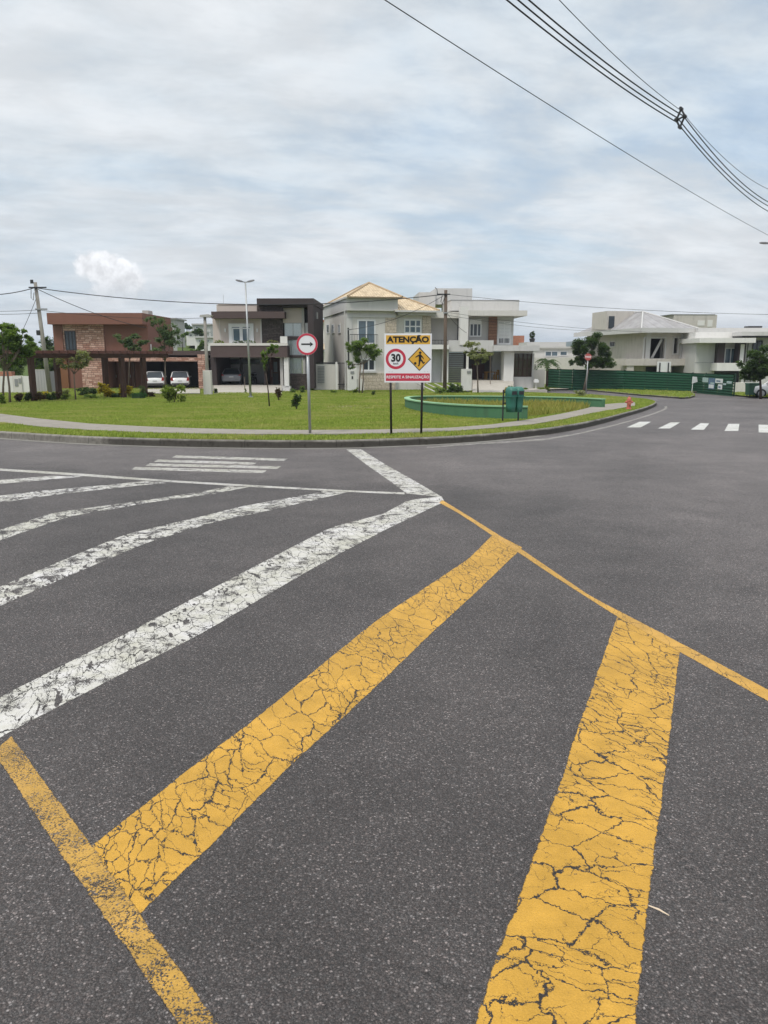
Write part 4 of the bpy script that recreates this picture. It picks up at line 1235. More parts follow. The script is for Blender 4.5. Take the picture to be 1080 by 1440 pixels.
# left boundary walls
Lw = House('boundary_wall', 'white boundary wall with a meter panel at the far left edge', 20, 66, R(2), cat='wall')
Lw.part('wall', W_WHITE, Lw.b(-40, 18.7, 529, 556, 0, .25), Lw.b(31, 42, 529, 556, 0, .25)); Lw.part('meter_panel', W_OFF, Lw.b(19, 30.8, 528.5, 556, -.1, .25)); Lw.part('meter_door', GRYM, Lw.b(20.5, 25, 533, 543, -.14, -.104), Lw.b(26, 29.8, 532, 539, -.14, -.104))
Lw.part('tile_coping', BRICK, Lw.b(-40, 16, 522.5, 528.8, .1, .8))
Gg = House('sliding_gate', 'plain grey metal gate between pergola posts at the far left', 46, 68, R(3), cat='gate')
Gg.part('gate_leaf', plain('grey_gate_metal', (.40, .39, .38), .6, .06, 1.5), Gg.b(46, 66, 521, 552, 0, .06)); Gg.part('gate_rib', GRYM, *[Gg.b(46 + i * 4, 46.4 + i * 4, 521.3, 552, -.02, -.003) for i in range(6)]); Gg.part('gate_track', W_OFF, Gg.b(45.5, 66.5, 519.8, 520.8, -.03, .09)); Gg.part('gate_leaf', plain('dark_grey_gate', (.15, .15, .155), .6, .06, 1.5), Gg.b(66.4, 80, 522, 552, .2, .26))

# houses on the far hill
hill = [('hill_house', 'grey flat block house uphill, behind the tall thin tree', 226, 247, 447, 480, W_GREY, 150, 0),
        ('hill_house', 'small white house uphill with dark window, left of the dark house', 262, 284, 465, 478, W_WHITE, 165, 1),
        ('hill_house', 'pale house uphill peeking over the carport roof', 211, 232, 463, 500, W_OFF, 118, 1),
        ('hill_house', 'low grey house uphill just left of the concrete light post', 270, 296, 455, 466, W_PALE, 190, 0),
        ('hill_house', 'white house uphill low against the green slope by the concrete post', 274, 300, 473, 486, W_WHITE, 140, 1)]
for nm, lb, a, b, c, d, mt, yy, rf in hill:
    q = House(nm, lb, a, yy, 0, 0, group='houses on the far hill')
    q.part('wall', mt, q.b(a, b, c + 2, d + 8, 0, 7))
    q.part('roof', [W_GREY, W_PALE][rf], q.b(a - .8, b + .8, c, c + 1.9, -.5, 7.5))
    wdt = (b - a)
    for f in (.2, .62):
        q.window(a + wdt * f, a + wdt * (f + .17), c + (d - c) * .35, c + (d - c) * .65, ALU, GLASS, -.003, 1, 0, .08)
# ------------------------------------------------------------------ signs
SHEETW = plain('white_sign_sheet', (.74, .74, .74), .35, .02, 1.5, .5, .03)
SHEETB = plain('grey_sign_back', (.35, .35, .35), .5, .05, 2, .5, .05, .5)
RED = plain('red_sign_film', (.50, .035, .065), .35, .03, 2, .5, .03)
SYEL = plain('yellow_sign_film', (.66, .37, .045), .35, .03, 2, .5, .03)
SBLK = plain('black_sign_film', (.012, .012, .013), .4, .05, 2, .4, .03)
GALV = plain('galvanised_steel', (.36, .37, .37), .45, .10, 4, .5, .1, .5)


def text(name, body, size, mat, parent, loc, bold=0.0, sx=1.0, shear=0.0, ex=.001, spacing=1.0):
    cu = D.curves.new(name, 'FONT'); cu.body = body; cu.size = size; cu.align_x = 'CENTER'; cu.align_y = 'CENTER'
    cu.offset = bold; cu.extrude = ex; cu.shear = shear; cu.space_character = spacing; cu.resolution_u = 3
    o = D.objects.new('txt', cu); COL.objects.link(o)
    bpy.context.view_layer.update()
    me = D.meshes.new_from_object(o.evaluated_get(bpy.context.evaluated_depsgraph_get()))
    D.objects.remove(o); D.curves.remove(cu)
    me.name = name; me.materials.clear()
    me.transform(Matrix.Rotation(R(90), 4, 'X') @ Matrix.Diagonal((sx, 1, 1, 1)))
    r = link(name, me, mat, parent); r.location = loc
    return r


def disc(m, r, y0, y1, c=(0, 0), n=40):
    return m.prism([(c[0] + r * math.cos(2 * math.pi * i / n), c[1] + r * math.sin(2 * math.pi * i / n)) for i in range(n)], y0, y1)


def ringp(m, r0, r1, y0, y1, c=(0, 0), n=48):
    vs = []
    for i in range(n):
        a = 2 * math.pi * i / n
        for r in (r0, r1):
            for y in (y0, y1): vs.append((c[0] + r * math.cos(a), y, c[1] + r * math.sin(a)))
    fs = []
    for i in range(n):
        a, b = 4 * i, 4 * ((i + 1) % n)
        fs += [(a, b, b + 2, a + 2), (a + 1, a + 3, b + 3, b + 1), (a + 2, b + 2, b + 3, a + 3), (a, a + 1, b + 1, b)]
    return m.add(vs, fs)


def limb2(m, p, q, a, b, y0, y1):
    p, q = Vector(p), Vector(q); t = (q - p).normalized(); n = Vector((-t.y, t.x))
    pts = [p + n * a, q + n * b]
    for k in range(1, 6): pts.append(q + (n * math.cos(math.pi * k / 6) + t * math.sin(math.pi * k / 6)) * b)
    pts += [q - n * b, p - n * a]
    for k in range(1, 6): pts.append(p + (-n * math.cos(math.pi * k / 6) - t * math.sin(math.pi * k / 6)) * a)
    return m.prism([tuple(v) for v in pts], y0, y1)


def pole_from(name, mat, parent, p0, p1, r0, r1, n=12):
    m = MB(); m.tube([p0, p1], [r0, r1], n)
    return m.build(name, mat, parent, True)


# warning board
g = gnd(571, 610.5, LH)
yS = g.y
root = empty('warning_sign', g, 0, 'white ATENÇÃO warning board with speed limit and playing child on two dark posts', 'sign')
def L(px, py, w=0): return at(px, py, yS + w) - g
bx0, bx1 = L(540.5, 500).x, L(607, 500).x
bz0, bz1 = L(573, 538).z, L(573, 469).z
bw, bh = bx1 - bx0, bz1 - bz0
bcx = (bx0 + bx1) / 2
bd = part('board', SHEETW, root, (bx0, bx1, -.012, .006, bz0, bz1), bevel=.004)
part('back_frame', SHEETB, bd, (bx0 + .03, bx1 - .03, .0065, .03, bz0 + .1, bz0 + .14), (bx0 + .03, bx1 - .03, .0065, .03, bz1 - .14, bz1 - .1))
def fz(f): return bz1 - bh * f
def fx(f): return bx0 + bw * f
hb = part('header_panel', SYEL, bd, (fx(.035), fx(.965), -.0145, -.0125, fz(.215), fz(.035)))
text('lettering', 'ATENÇÃO', .180, SBLK, hb, (bcx, -.016, fz(.127)), .0085, 1.13)
fb = part('footer_panel', RED, bd, (fx(.03), fx(.965), -.0145, -.0125, fz(.965), fz(.81)))
text('lettering', 'RESPEITE A SINALIZAÇÃO', .088, SHEETW, fb, (bcx - .003, -.016, fz(.888)), .0016, .985)
rc = (fx(.242), fz(.515))
m = MB(); ringp(m, .172, .235, -.0145, -.0125, rc); lr = m.build('speed_limit_ring', RED, bd)
text('lettering', '30', .235, SBLK, lr, (rc[0], -.0145, rc[1] + .016), .010, .95)
text('lettering', 'km/h', .06, SBLK, lr, (rc[0], -.0145, rc[1] - .107), .0012)
dc = (fx(.742), fz(.52))
s = .268
m = MB(); m.prism([(dc[0] - s, dc[1]), (dc[0], dc[1] - s), (dc[0] + s, dc[1]), (dc[0], dc[1] + s)], -.0145, -.0125); dm = m.build('warning_diamond', SBLK, bd)
s = .243
m = MB(); m.prism([(dc[0] - s, dc[1]), (dc[0], dc[1] - s), (dc[0] + s, dc[1]), (dc[0], dc[1] + s)], -.0165, -.0147); dy = m.build('diamond_face', SYEL, dm)
m = MB()
def q_(x, z): return (dc[0] + x / 318, dc[1] - z / 318)
y0, y1 = -.0185, -.0167
def LB(k, a, b, ra, rb): limb2(m, q_(*a), q_(*b), ra / 318, rb / 318, y0 - .0002 * k, y1)
disc(m, 9.5 / 318, y0, y1, q_(5, -47), 18)
LB(1, (4, -26), (5, 4), 11, 9); LB(2, (0, -30), (-16, -22), 5, 4.5); LB(3, (-16, -22), (-27, -15), 4.2, 3.5); LB(4, (8, -30), (22, -16), 5, 4); LB(5, (22, -16), (29, -4), 4, 3.3)
LB(6, (2, 4), (0, 24), 8, 6); LB(7, (0, 24), (-3, 46), 6, 4); LB(8, (8, 4), (20, 14), 8, 6); LB(9, (20, 14), (29, 30), 6, 4); LB(10, (29, 30), (38, 22), 3.8, 3); LB(11, (-3, 46), (-10, 48), 3.6, 3)
disc(m, 9.5 / 318, y0 - .003, y1, q_(-31, 30), 18)
m.build('playing_child_symbol', SBLK, dy)
m = MB()
for f, z in ((.1, .775), (.165, .773), (.86, .775), (.92, .77)): disc(m, .006, -.015, -.012, (fx(f), fz(z)), 10)
m.build('bolt', GRYM, bd)
for a, b in ((548.3, 550.3), (594.3, 592.2)):
    p1 = L(a, 535, .02); p0 = L(b, 611, .02); p0.z = -.15; p1.z = bz1 - .08
    m = MB(); m.tube([p0, p1], .027, 8); m.build('post', plain('dark_painted_post', (.028, .022, .022), .5, .15, 5, .4, .1, dirt=.2), root, True)

# arrow sign
g = gnd(436, 610, LH)
root = empty('arrow_sign', g, 0, 'round white sign with red rim and black arrow pointing right on a grey pole', 'sign')
yS = g.y
c = L(432, 484); r = 14.6 / F * yS * 1.0
lean = Vector((c.x, 0, c.z))
m = MB(); disc(m, r, -.03, -.022, (c.x, c.z)); fc = m.build('sign_face', SHEETW, root)
m = MB(); ringp(m, r * .80, r * .99, -.0335, -.031, (c.x, c.z)); m.build('rim', RED, fc)
m = MB(); m.box(c.x - r * .55, c.x + r * .30, -.0345, -.0315, c.z - r * .065, c.z + r * .065)
m.prism([(c.x + r * .58, c.z), (c.x + r * .26, c.z + r * .22), (c.x + r * .32, c.z), (c.x + r * .26, c.z - r * .22)], -.0348, -.0315); m.build('arrow', SBLK, fc)
m = MB(); disc(m, r * .985, -.0215, -.018, (c.x, c.z)); m.build('sign_back', SHEETB, fc)
pole_from('pole', GALV, root, (0, .02, -.1), (c.x + .0, .02, c.z + r * .6), .034, .034)
part('clamp', GALV, root, (c.x - .06, c.x + .06, -.017, .06, c.z - .02, c.z + .02))

# stop sign
g = at(824.5, 548, 67.0); g.z = P(g.y) + .1
root = empty('stop_sign', g, 0, 'faded red octagonal stop sign on a thin pole before the round tree', 'sign')
yS = g.y
c = L(827, 502); r = 5.0 / F * yS
m = MB(); m.prism([(c.x + r * math.cos(R(22.5 + 45 * i)), c.z + r * math.sin(R(22.5 + 45 * i))) for i in range(8)], -.02, 0); fc = m.build('sign_face', plain('faded_red_film', (.42, .09, .08), .5, .1), root)
text('lettering', 'PARE', r * .72, SHEETW, fc, (c.x, -.022, c.z), .006)
pole_from('pole', GALV, root, (0, .05, -.2), (c.x, .05, c.z), .045, .045)

# ------------------------------------------------------------------ poles, lamps, cables
CONC = plain('pole_concrete', (.27, .25, .22), .9, .2, 2, .2, .5, dirt=.3)
WOODP = plain('weathered_pole_wood', (.115, .085, .065), .9, .25, 2, .2, .6)
CABLE = plain('black_cable_sheath', (.018, .018, .02), .6, .1)

def ppole(name, label, base, top, y, r0, r1, mat, dz=.1, cat='utility pole'):
    b = at(*base, y); b.z = P(y) + dz
    t = at(*top, y)
    o = empty(name, b, 0, label, cat)
    m = MB(); m.tube([(0, 0, -.3), tuple(t - b)], [r0, r1], 12); m.build('shaft', mat, o, True)
    return o, b, t

lp, lb, lt = ppole('utility_pole', 'leaning grey utility pole rising through the pergola at left', (70, 545), (49.5, 397), 64, .19, .13, CONC)
def on_pole(b, t, py, y):
    f = 0
    for _ in range(30):
        pass
    lo, hi = 0, 1
    def pyof(p):
        d = p - Vector((0, 0, CAMZ)); u = d.y * CP - d.z * SP; v = d.y * SP + d.z * CP
        return 720 - F * v / u
    for _ in range(40):
        md = (lo + hi) / 2
        if pyof(b.lerp(t, md)) > py: lo = md
        else: hi = md
    return b.lerp(t, lo)
def fitting(name, mat, o, b, boxes):
    return part(name, mat, o, *boxes)
q = on_pole(lb, lt, 404.5, 64) - lb
m = MB(); m.box(q.x - .5, q.x + .9, -.2, -.1, q.z - .05, q.z + .05); m.box(q.x - .35, q.x - .1, -.16, -.14, q.z + .3, q.z + .6); m.tube([(q.x - .3, -.2, q.z), (q.x - .35, -.25, q.z - .8), (q.x - .2, -.22, q.z - 1.0), (q.x - .1, -.2, q.z - .4)], .025, 6)
m.build('cable_bracket', BLKM, lp)
q = on_pole(lb, lt, 435, 64) - lb
part('cable_bracket', GRYM, lp, (q.x - .2, q.x + .75, -.22, -.14, q.z - .06, q.z + .06))
q = on_pole(lb, lt, 468, 64) - lb
part('splice_box', BLKM, lp, (q.x - .38, q.x - .12, -.2, .1, q.z - .2, q.z + .2))

rp, rb_, rt = ppole('utility_pole', 'dark wooden utility pole between the tiled house and the white house', (625.5, 545), (627, 408), 66, .17, .13, WOODP)
q = on_pole(rb_, rt, 414, 66) - rb_
m = MB(); m.box(q.x - .75, q.x + .35, -.2, -.12, q.z - .05, q.z + .05); m.tube([(q.x - .3, -.2, q.z), (q.x - .42, -.24, q.z - .6), (q.x - .3, -.2, q.z - .8), (q.x - .12, -.18, q.z - .3)], .03, 6); m.tube([(q.x - .7, -.1, q.z), (q.x - .75, -.1, q.z + .4), (q.x - .9, -.1, q.z + .55)], .03, 6)
m.build('cable_bracket', BLKM, rp)
q = on_pole(rb_, rt, 440, 66) - rb_
part('cable_bracket', GRYM, rp, (q.x - .22, q.x + .22, -.22, -.14, q.z - .05, q.z + .05))

cp_, cb_, ct_ = ppole('light_post', 'square footed pale concrete post with a small flat cap by the stone pillar', (292.5, 553), (288, 446), 60, .15, .11, CONC, cat='light post')
q = ct_ - cb_
m = MB(); m.prism([(q.x - .35, q.z), (q.x + .45, q.z), (q.x + .62, q.z + .14), (q.x + .3, q.z + .2), (q.x - .3, q.z + .16)], -.25, .25); m.build('cap', W_GREY, cp_)
part('meter_base', W_OFF, cp_, (-.28, .32, -.25, .25, -.4, 1.9), bevel=.02)

def lamp_head(m, p, d, L_=.62, w=.13):
    p, d = Vector(p), Vector(d).normalized(); s_ = Vector((-d.y, d.x, 0)).normalized()
    sec = [(0, .05, .04), (.15, w * .8, .05), (.45, w, .06), (.85, w * .8, .045), (1, w * .3, .02)]
    vs = []
    for f, ww, hh in sec:
        c = p + d * L_ * f
        vs += [c + s_ * ww + Vector((0, 0, -hh)), c - s_ * ww + Vector((0, 0, -hh)), c - s_ * ww * .6 + Vector((0, 0, hh)), c + s_ * ww * .6 + Vector((0, 0, hh))]
    fs = [(0, 1, 2, 3), (19, 18, 17, 16)]
    for i in range(4):
        for k in range(4): fs.append((4 * i + k, 4 * i + (k + 1) % 4, 4 * i + 4 + (k + 1) % 4, 4 * i + 4 + k))
    return m.add(vs, fs)

g = gnd(352.5, 558.5, LH)
sl = empty('street_lamp', g, 0, 'tall slim double headed street lamp on the lawn before the dark house', 'street lamp')
t_ = at(345, 397, g.y) - g
pole_from('pole', GALV, sl, (0, 0, -.1), tuple(t_), .085, .05)
part('base_plate', GALV, sl, (-.16, .16, -.16, .16, -.05, .06))
for sx, yy in ((-1, -.25), (1, -.1)):
    m = MB(); m.tube([tuple(t_), (t_.x + sx * .18, yy * .4, t_.z + .03)], .03, 6); lamp_head(m, (t_.x + sx * .15, yy * .4, t_.z + .03), (sx, yy, .22), .5, .12); m.build('lamp_head', plain('grey_lamp_casting', (.12, .12, .125), .45, .05), sl)


def cable(label, pts, sag, r=.012, group='overhead cables', n=16):
    """a hanging cable through points, each span with its own sag; placed as a thing of its own"""
    out = []
    for (a, b), s in zip(zip(pts, pts[1:]), sag):
        a, b = Vector(a), Vector(b)
        for i in range(n + (1 if b == Vector(pts[-1]) else 0)):
            f = i / n; q = a.lerp(b, f); q.z -= 4 * s * f * (1 - f); out.append(q)
    o = out[0].copy()
    m = MB(); m.tube([q - o for q in out], r, 6)
    ob = m.build('overhead_cable', CABLE, None, True); ob.location = o
    return tag(ob, label, 'cable', group)

pl_ = on_pole(lb, lt, 405, 64); pr_ = on_pole(rb_, rt, 414, 66)
pl2 = on_pole(lb, lt, 436, 64)
off = Vector((0, -.22, 0))
cable('thick sagging cable strung between the leaning pole and the dark wooden pole', [pl_ + off, pr_ + off], [1.05], .035)
cable('thick cable leaving the leaning pole toward the left edge', [pl_ + off, at(-60, 413, 60)], [.3], .035)
cable('service cable dropping from the leaning pole to the brown house roof', [pl_ + off, at(206, 461, 75)], [.35], .026)
cable('thin lower cable behind the brown house roof', [pl2 + off, at(310, 446, 74)], [.35], .018)
cable('thin upper comms cable left of the leaning pole', [pl2 + off, at(-60, 436, 60)], [.1], .018)
cable('thin lower comms cable left of the leaning pole', [pl2 + off + Vector((0, 0, -.25)), at(-60, 440, 60)], [.1], .018)
cable('slanting stay wire running down left from the leaning pole', [on_pole(lb, lt, 420, 64) + off, at(33, 462, 63)], [.05], .018, None)
cable('service cable dropping from the wooden pole to the slim dark post', [pr_ + off, at(491, 463.5, 66.7)], [.5], .02)
cable('thin upper cable running right from the wooden pole over the white house', [pr_ + off, at(1130, 443, 64)], [.35], .016)
cable('thin middle cable running right from the wooden pole past the white house', [on_pole(rb_, rt, 439, 66) + off, at(1000, 468, 79)], [.5], .014)
cable('thin lowest cable running right from the wooden pole past the white house', [on_pole(rb_, rt, 443, 66) + off, at(860, 466, 78)], [.3], .014)
cable('short service cable from the wooden pole down to the white house pillar', [on_pole(rb_, rt, 438, 66) + off, at(656, 468, 70.4)], [.2], .018)

# the high line crossing overhead at right
def over(px, py, z): d = ray(px, py); return Vector((0, 0, CAMZ)) + d * ((z - CAMZ) / d.z)
ZL = 9.1
def run(px0, py0, px1, py1, z0=ZL, z1=ZL, ext0=.0, ext1=.0):
    a, b = over(px0, py0, z0), over(px1, py1, z1)
    return [a + (a - b) * ext0, b + (b - a) * ext1]
a, b = run(570, 0, 1080, 328)
cable('lone thin cable crossing the sky from top centre to the right edge', [a + (a - b) * .35, b + (b - a) * .12], [.35], .011)
spc = over(957, 167, ZL)
def three(p0, pm, p1, lab, r, ex=.45):
    a, m_, b = over(*p0, ZL + .1), over(*pm, ZL), over(*p1, ZL)
    return cable(lab, [a + (a - m_) * ex, m_, b + (b - m_) * .35], [.22, .5], r)
three((730, 0), (952, 172), (1080, 285), 'lowest of three thick cables held by the spacer', .018)
three((745, 0), (953, 166), (1080, 277), 'middle one of three thick cables held by the spacer', .018)
three((760, 0), (961, 163), (1080, 271), 'topmost of three thick cables held by the spacer', .018)
three((800, 0), (957, 155), (1080, 252), 'thin messenger wire above the three thick cables', .009)
sp = empty('cable_spacer', spc, R(-38), 'black diamond shaped spacer holding the overhead cables', 'cable spacer')
m = MB()
pts = [(0, 0, .30), (-.13, 0, -.02), (0, 0, -.26), (.13, 0, .06)]
for i in range(4): m.tube([pts[i], pts[(i + 1) % 4]], .032, 6)
m.tube([(-.13, 0, -.02), (.13, 0, .06)], .028, 6)
m.build('frame', BLKM, sp)
for x, y_, z in pts: 
    m = MB(); m.tube([(x, -.09, z), (x, .09, z)], .05, 8); m.build('clamp', BLKM, sp)
# the lamp whose head reaches into the picture at the right edge, on a pole outside it
hd = at(1069, 341.5, 54)
pb = hd + Vector((3.2, .6, 0)); pb.z = P(pb.y)
rl = empty('roadside_lamp', pb, 0, 'dark lamp head on a long arm entering at the right edge of the sky', 'street lamp')
hh = hd - pb
pole_from('pole', CONC, rl, (0, 0, -.2), (0, 0, hh.z + 1.3), .17, .12)
m = MB(); m.tube([(0, 0, hh.z - .7), (-.8, -.15, hh.z - .2), tuple(hh + Vector((.62, .1, -.03)))], .03, 6); m.build('arm', GALV, rl)
m = MB(); lamp_head(m, hh + Vector((.65, .1, -.02)), (-1, -.15, .05), .7, .14); m.build('lamp_head', plain('grey_lamp_casting', (.12, .12, .125), .45, .05), rl)

# ------------------------------------------------------------------ green planter, bins, hydrant
GREENW = plain('green_wall_paint', (.065, .165, .085), .8, .12, 1.5, .3, .3, dirt=.25)
GREENT = plain('pale_green_coping_paint', (.24, .42, .24), .8, .1, 1.5, .3, .3)
top = [(742, 571.5), (712, 571.3), (680, 570.5), (645, 569), (612, 566.8), (588, 564), (574, 561.3), (571, 559.3), (577, 557.8), (595, 556.9), (640, 556.6), (700, 557), (760, 557.8), (805, 559), (849, 561)]
pts = chaikin([gnd(x, y, LH - .02 + .45).xy for x, y in top], 2)
pts = [v.xy for v in resample([Vector((q.x, q.y, 0)) for q in pts], 90)]
def wall_along(m, pts, d0, d1, z0, z1):
    a, b = offset(pts, d0), offset(pts, d1)
    n = len(m.v)
    for q, r in zip(a, b):
        m.v += [(q.x, q.y, P(q.y) + z0), (q.x, q.y, P(q.y) + z1), (r.x, r.y, P(r.y) + z1), (r.x, r.y, P(r.y) + z0)]
    k = len(pts)
    for i in range(k - 1):
        for j in range(4): m.f.append((n + 4 * i + j, n + 4 * i + (j + 1) % 4, n + 4 * i + 4 + (j + 1) % 4, n + 4 * i + 4 + j))
    m.f += [(n, n + 1, n + 2, n + 3), tuple(n + 4 * (k - 1) + j for j in (3, 2, 1, 0))]
    return m
pw = empty('planter_wall', Vector((0, 0, 0)), 0, 'low green horseshoe shaped wall round the tall grass bed', 'planter wall')
c0 = gnd(660, 575, LH); pw.location = c0
def shift(m): m.v = [(x - c0.x, y - c0.y, z - c0.z) for x, y, z in m.v]; return m
shift(wall_along(MB(), pts, -.10, .10, .1, LH + .40)).build('wall', GREENW, pw)
shift(wall_along(MB(), pts, -.14, .14, LH + .401, LH + .45)).build('coping', GREENT, pw)
PLANT = pts

BIN = plain('teal_plastic', (.03, .15, .115), .45, .1, 3, .5, .1, dirt=.15)
g = gnd(722.5, 592.5, LH)
tb = empty('litter_bin', g, R(22), 'pair of teal litter bins with domed hoods on dark posts', 'litter bin')
def bin_(cx):
    m = MB()
    # tapered body then a curved hood, open at the front
    sec = [(.30, .17, .15), (.50, .19, .165), (.78, .21, .18), (.80, .225, .195), (.98, .225, .195), (1.06, .20, .15), (1.10, .14, .08)]
    vs = []
    for z, a, b in sec:
        for k in range(16):
            t = 2 * math.pi * k / 16
            c, s_ = math.cos(t), math.sin(t)
            vs.append((cx + a * .62 * math.copysign(abs(c) ** .5, c), b * math.copysign(abs(s_) ** .5, s_), z))
    fs = [tuple(range(16))[::-1], tuple(range(16 * 6, 16 * 7))]
    for i in range(6):
        for k in range(16): fs.append((16 * i + k, 16 * i + (k + 1) % 16, 16 * i + 16 + (k + 1) % 16, 16 * i + 16 + k))
    m.add(vs, fs)
    b = m.build('bin', BIN, tb, True)
    m = MB(); m.box(cx - .085, cx + .085, -.205, -.19, .86, .97); m.build('opening', BLKM, b)
    m = MB(); m.box(cx - .145, cx + .145, -.21, .205, .785, .805); m.build('rim', BIN, b)
bin_(-.13); bin_(.13)
for x in (-.29, .29):
    m = MB(); m.tube([(x, .21, -.2), (x, .21, 1.0)], .025, 8); m.build('post', BLKM, tb)
part('crossbar', BLKM, tb, (-.30, .30, .2, .23, .55, .6), (-.30, .30, .2, .23, .9, .94))

g = gnd(884, 575.5, LH)
HR = plain('faded_red_hydrant_paint', (.46, .13, .09), .6, .12, 5, .4, .2, dirt=.15)
hy = empty('fire_hydrant', g, 0, 'faded pinkish red fire hydrant on the grass near the kerb tip', 'fire hydrant')
m = MB(); m.lathe([(.15, -.05), (.15, .05), (.105, .07), (.105, .40), (.13, .42), (.13, .46), (.10, .48)], n=16); m.build('barrel', HR, hy, False)
m = MB(); m.lathe([(.115, .48), (.115, .52), (.10, .58), (.06, .63), (.03, .64), (.03, .69)], n=16); m.build('bonnet', HR, hy)
for s_ in (-1, 1):
    m = MB(); m.tube([(s_ * .09, 0, .38), (s_ * .19, 0, .38)], [.055, .06], 10); m.tube([(s_ * .19, 0, .38), (s_ * .22, 0, .38)], .03, 6); m.build('outlet', HR, hy)
m = MB(); m.tube([(0, -.09, .32), (0, -.18, .32)], [.075, .08], 12); o_ = m.build('outlet', HR, hy)
m = MB(); m.lathe([(.17, -.02), (.17, .02)], n=16); m.build('flange', plain('dull_hydrant_base', (.28, .14, .12), .8, .15), hy)

hy.scale = (.9, .9, .9)
# straw on the road
a, b = gnd(912, 1276), gnd(941, 1290)
m = MB(); m.tube([(0, 0, .006), tuple((b - a) * .5 + Vector((0, 0, .009))), tuple((b - a) + Vector((0, 0, .006)))], [.002, .003, .0012], 6)
o = m.build('dry_straw', plain('dry_straw_skin', (.62, .50, .36), .8, .2, 20), None); o.location = a
tag(o, 'pale dry straw lying on the asphalt beside the wide yellow stripe', 'straw')

# ------------------------------------------------------------------ fences
FG = plain('green_fence_paint', (.014, .075, .04), .5, .14, 1.0, .4, .1, dirt=.2)
FGD = plain('dark_green_post_paint', (.012, .04, .025), .5, .1)
def fence(label, corners, tops, ribs=8, group='green site fence sections'):
    """a run of horizontally ribbed sheets from one ground pixel to the next"""
    a, b = Vector(corners[0]), Vector(corners[1])
    L_ = (b - a).length; th = math.atan2(b.y - a.y, b.x - a.x)
    o = empty('site_fence', a, th, label, 'fence', group)
    h0, h1 = tops; dzb = b.z - a.z
    def sheet_bm(f0, f1):
        m = MB(); n = ribs * 6
        for f in (f0, f1):
            h = h0 + (h1 - h0) * f; zb_ = dzb * f
            for i in range(n + 1):
                ph = (i / n * ribs) % 1.0
                d = -.085 if ph < .55 else 0
                d += .0
                m.v.append((L_ * f, d, zb_ - .15 + (h + .15) * i / n))
        m.f = [(i, i + 1, n + 2 + i, n + 1 + i) for i in range(n)]
        return m
    npn = max(1, round(L_ / 2.4))
    for i in range(npn):
        q = sheet_bm(i / npn, (i + 1) / npn - (.004 if i < npn - 1 else 0))
        ob = q.build('panel', FG, o)
    for i in range(npn + 1):
        f = i / npn
        part('post', FGD, o, (L_ * f - .04, L_ * f + .04, .01, .09, dzb * f - .3, dzb * f + h0 + (h1 - h0) * f + .05))
    return o
def fpt(px, py): return gnd(px, py, .10)
def htop(px, py, g): return at(px, py, g.y).z - g.z
nodes = [(769, 545.3, 518.5), (805, 547.3, 519.5), (877, 547.6, 521.0), (972, 550.3, 528), (1031, 555.5, 531)]
gp = [fpt(x, y) for x, y, _ in nodes]; hp = [max(1.6, htop(x, t, q)) for (x, y, t), q in zip(nodes, gp)]
lab = ['green ribbed site fence section beside the small palm', 'green ribbed site fence section behind the stop sign', 'long green ribbed site fence before the unfinished house', 'green ribbed site fence section carrying the posters']
fs_ = [fence(lab[i], (gp[i], gp[i + 1]), (hp[i], hp[i + 1])) for i in range(4)]
# posters hang on the last section
def on_fence(px, py, i, out=.09):
    a, b = gp[i], gp[i + 1]; n = Vector((b.y - a.y, -(b.x - a.x), 0)).normalized()
    d = ray(px, py); c = Vector((0, 0, CAMZ)) - (a + n * out)
    return Vector((0, 0, CAMZ)) + d * (-c.dot(n) / d.dot(n))
PB = plain('blue_printed_sheet', (.10, .16, .24), .6, .5, 4); PW = plain('white_printed_sheet', (.62, .64, .63), .6, .15, 5); PL = plain('pale_green_sheet', (.34, .44, .42), .6, .2, 4)
for (x0, x1, y0, y1, mt, lb) in [(988, 996, 531, 537.5, PL, 'pale poster at the left of the fence posters'), (996.5, 1005, 531.5, 547, PB, 'large blue picture poster on the green fence'), (1006, 1016.5, 532.5, 538.8, PW, 'white notice at the top right of the fence posters'), (1009.5, 1015.5, 540.5, 547.5, PW, 'white notice hung low on the green fence'), (1016.8, 1021, 538.8, 541.6, PL, 'tiny pale notice at the right of the fence posters'), (1022, 1029, 536, 539.5, PL, 'pale green notice at the far right of the fence')]:
    a = on_fence(x0, (y0 + y1) / 2, 3); b = on_fence(x1, (y0 + y1) / 2, 3)
    zt_, zb_ = on_fence((x0 + x1) / 2, y0, 3).z, on_fence((x0 + x1) / 2, y1, 3).z
    th = math.atan2(b.y - a.y, b.x - a.x); w_ = (b - a).length
    e = empty('poster', Vector((a.x, a.y, zb_)), th, lb, 'poster')
    sh_ = part('sheet', mt, e, (0, w_, -.01, .01, 0, zt_ - zb_))
    if mt is PB:
        hh_ = zt_ - zb_
        part('picture', PW, sh_, (w_ * .08, w_ * .9, -.014, -.0105, hh_ * .07, hh_ * .40)); part('picture_band', PL, sh_, (w_ * .3, w_ * .95, -.014, -.0105, hh_ * .45, hh_ * .6))
    elif mt is PW:
        hh_ = zt_ - zb_
        part('print_block', PB, sh_, (w_ * .15, w_ * .7, -.014, -.0105, hh_ * .3, hh_ * .6))
g = fpt(971, 551)
ws = empty('small_notice', g - Vector((0, .3, 0)), 0, 'tilted white notice on a thin white stake at the fence corner', 'notice')
yS = g.y - .3
t_ = at(975, 535, yS) - (g - Vector((0, .3, 0)))
m = MB(); m.tube([(0, 0, -.1), (.02, 0, t_.z)], .03, 6); m.build('stake', ALU, ws)
m = MB(); m.prism([(-.08, t_.z - .28), (.40, t_.z - .12), (.32, t_.z + .30), (-.06, t_.z + .34)], -.07, -.035); m.build('notice_sheet', PW, ws)

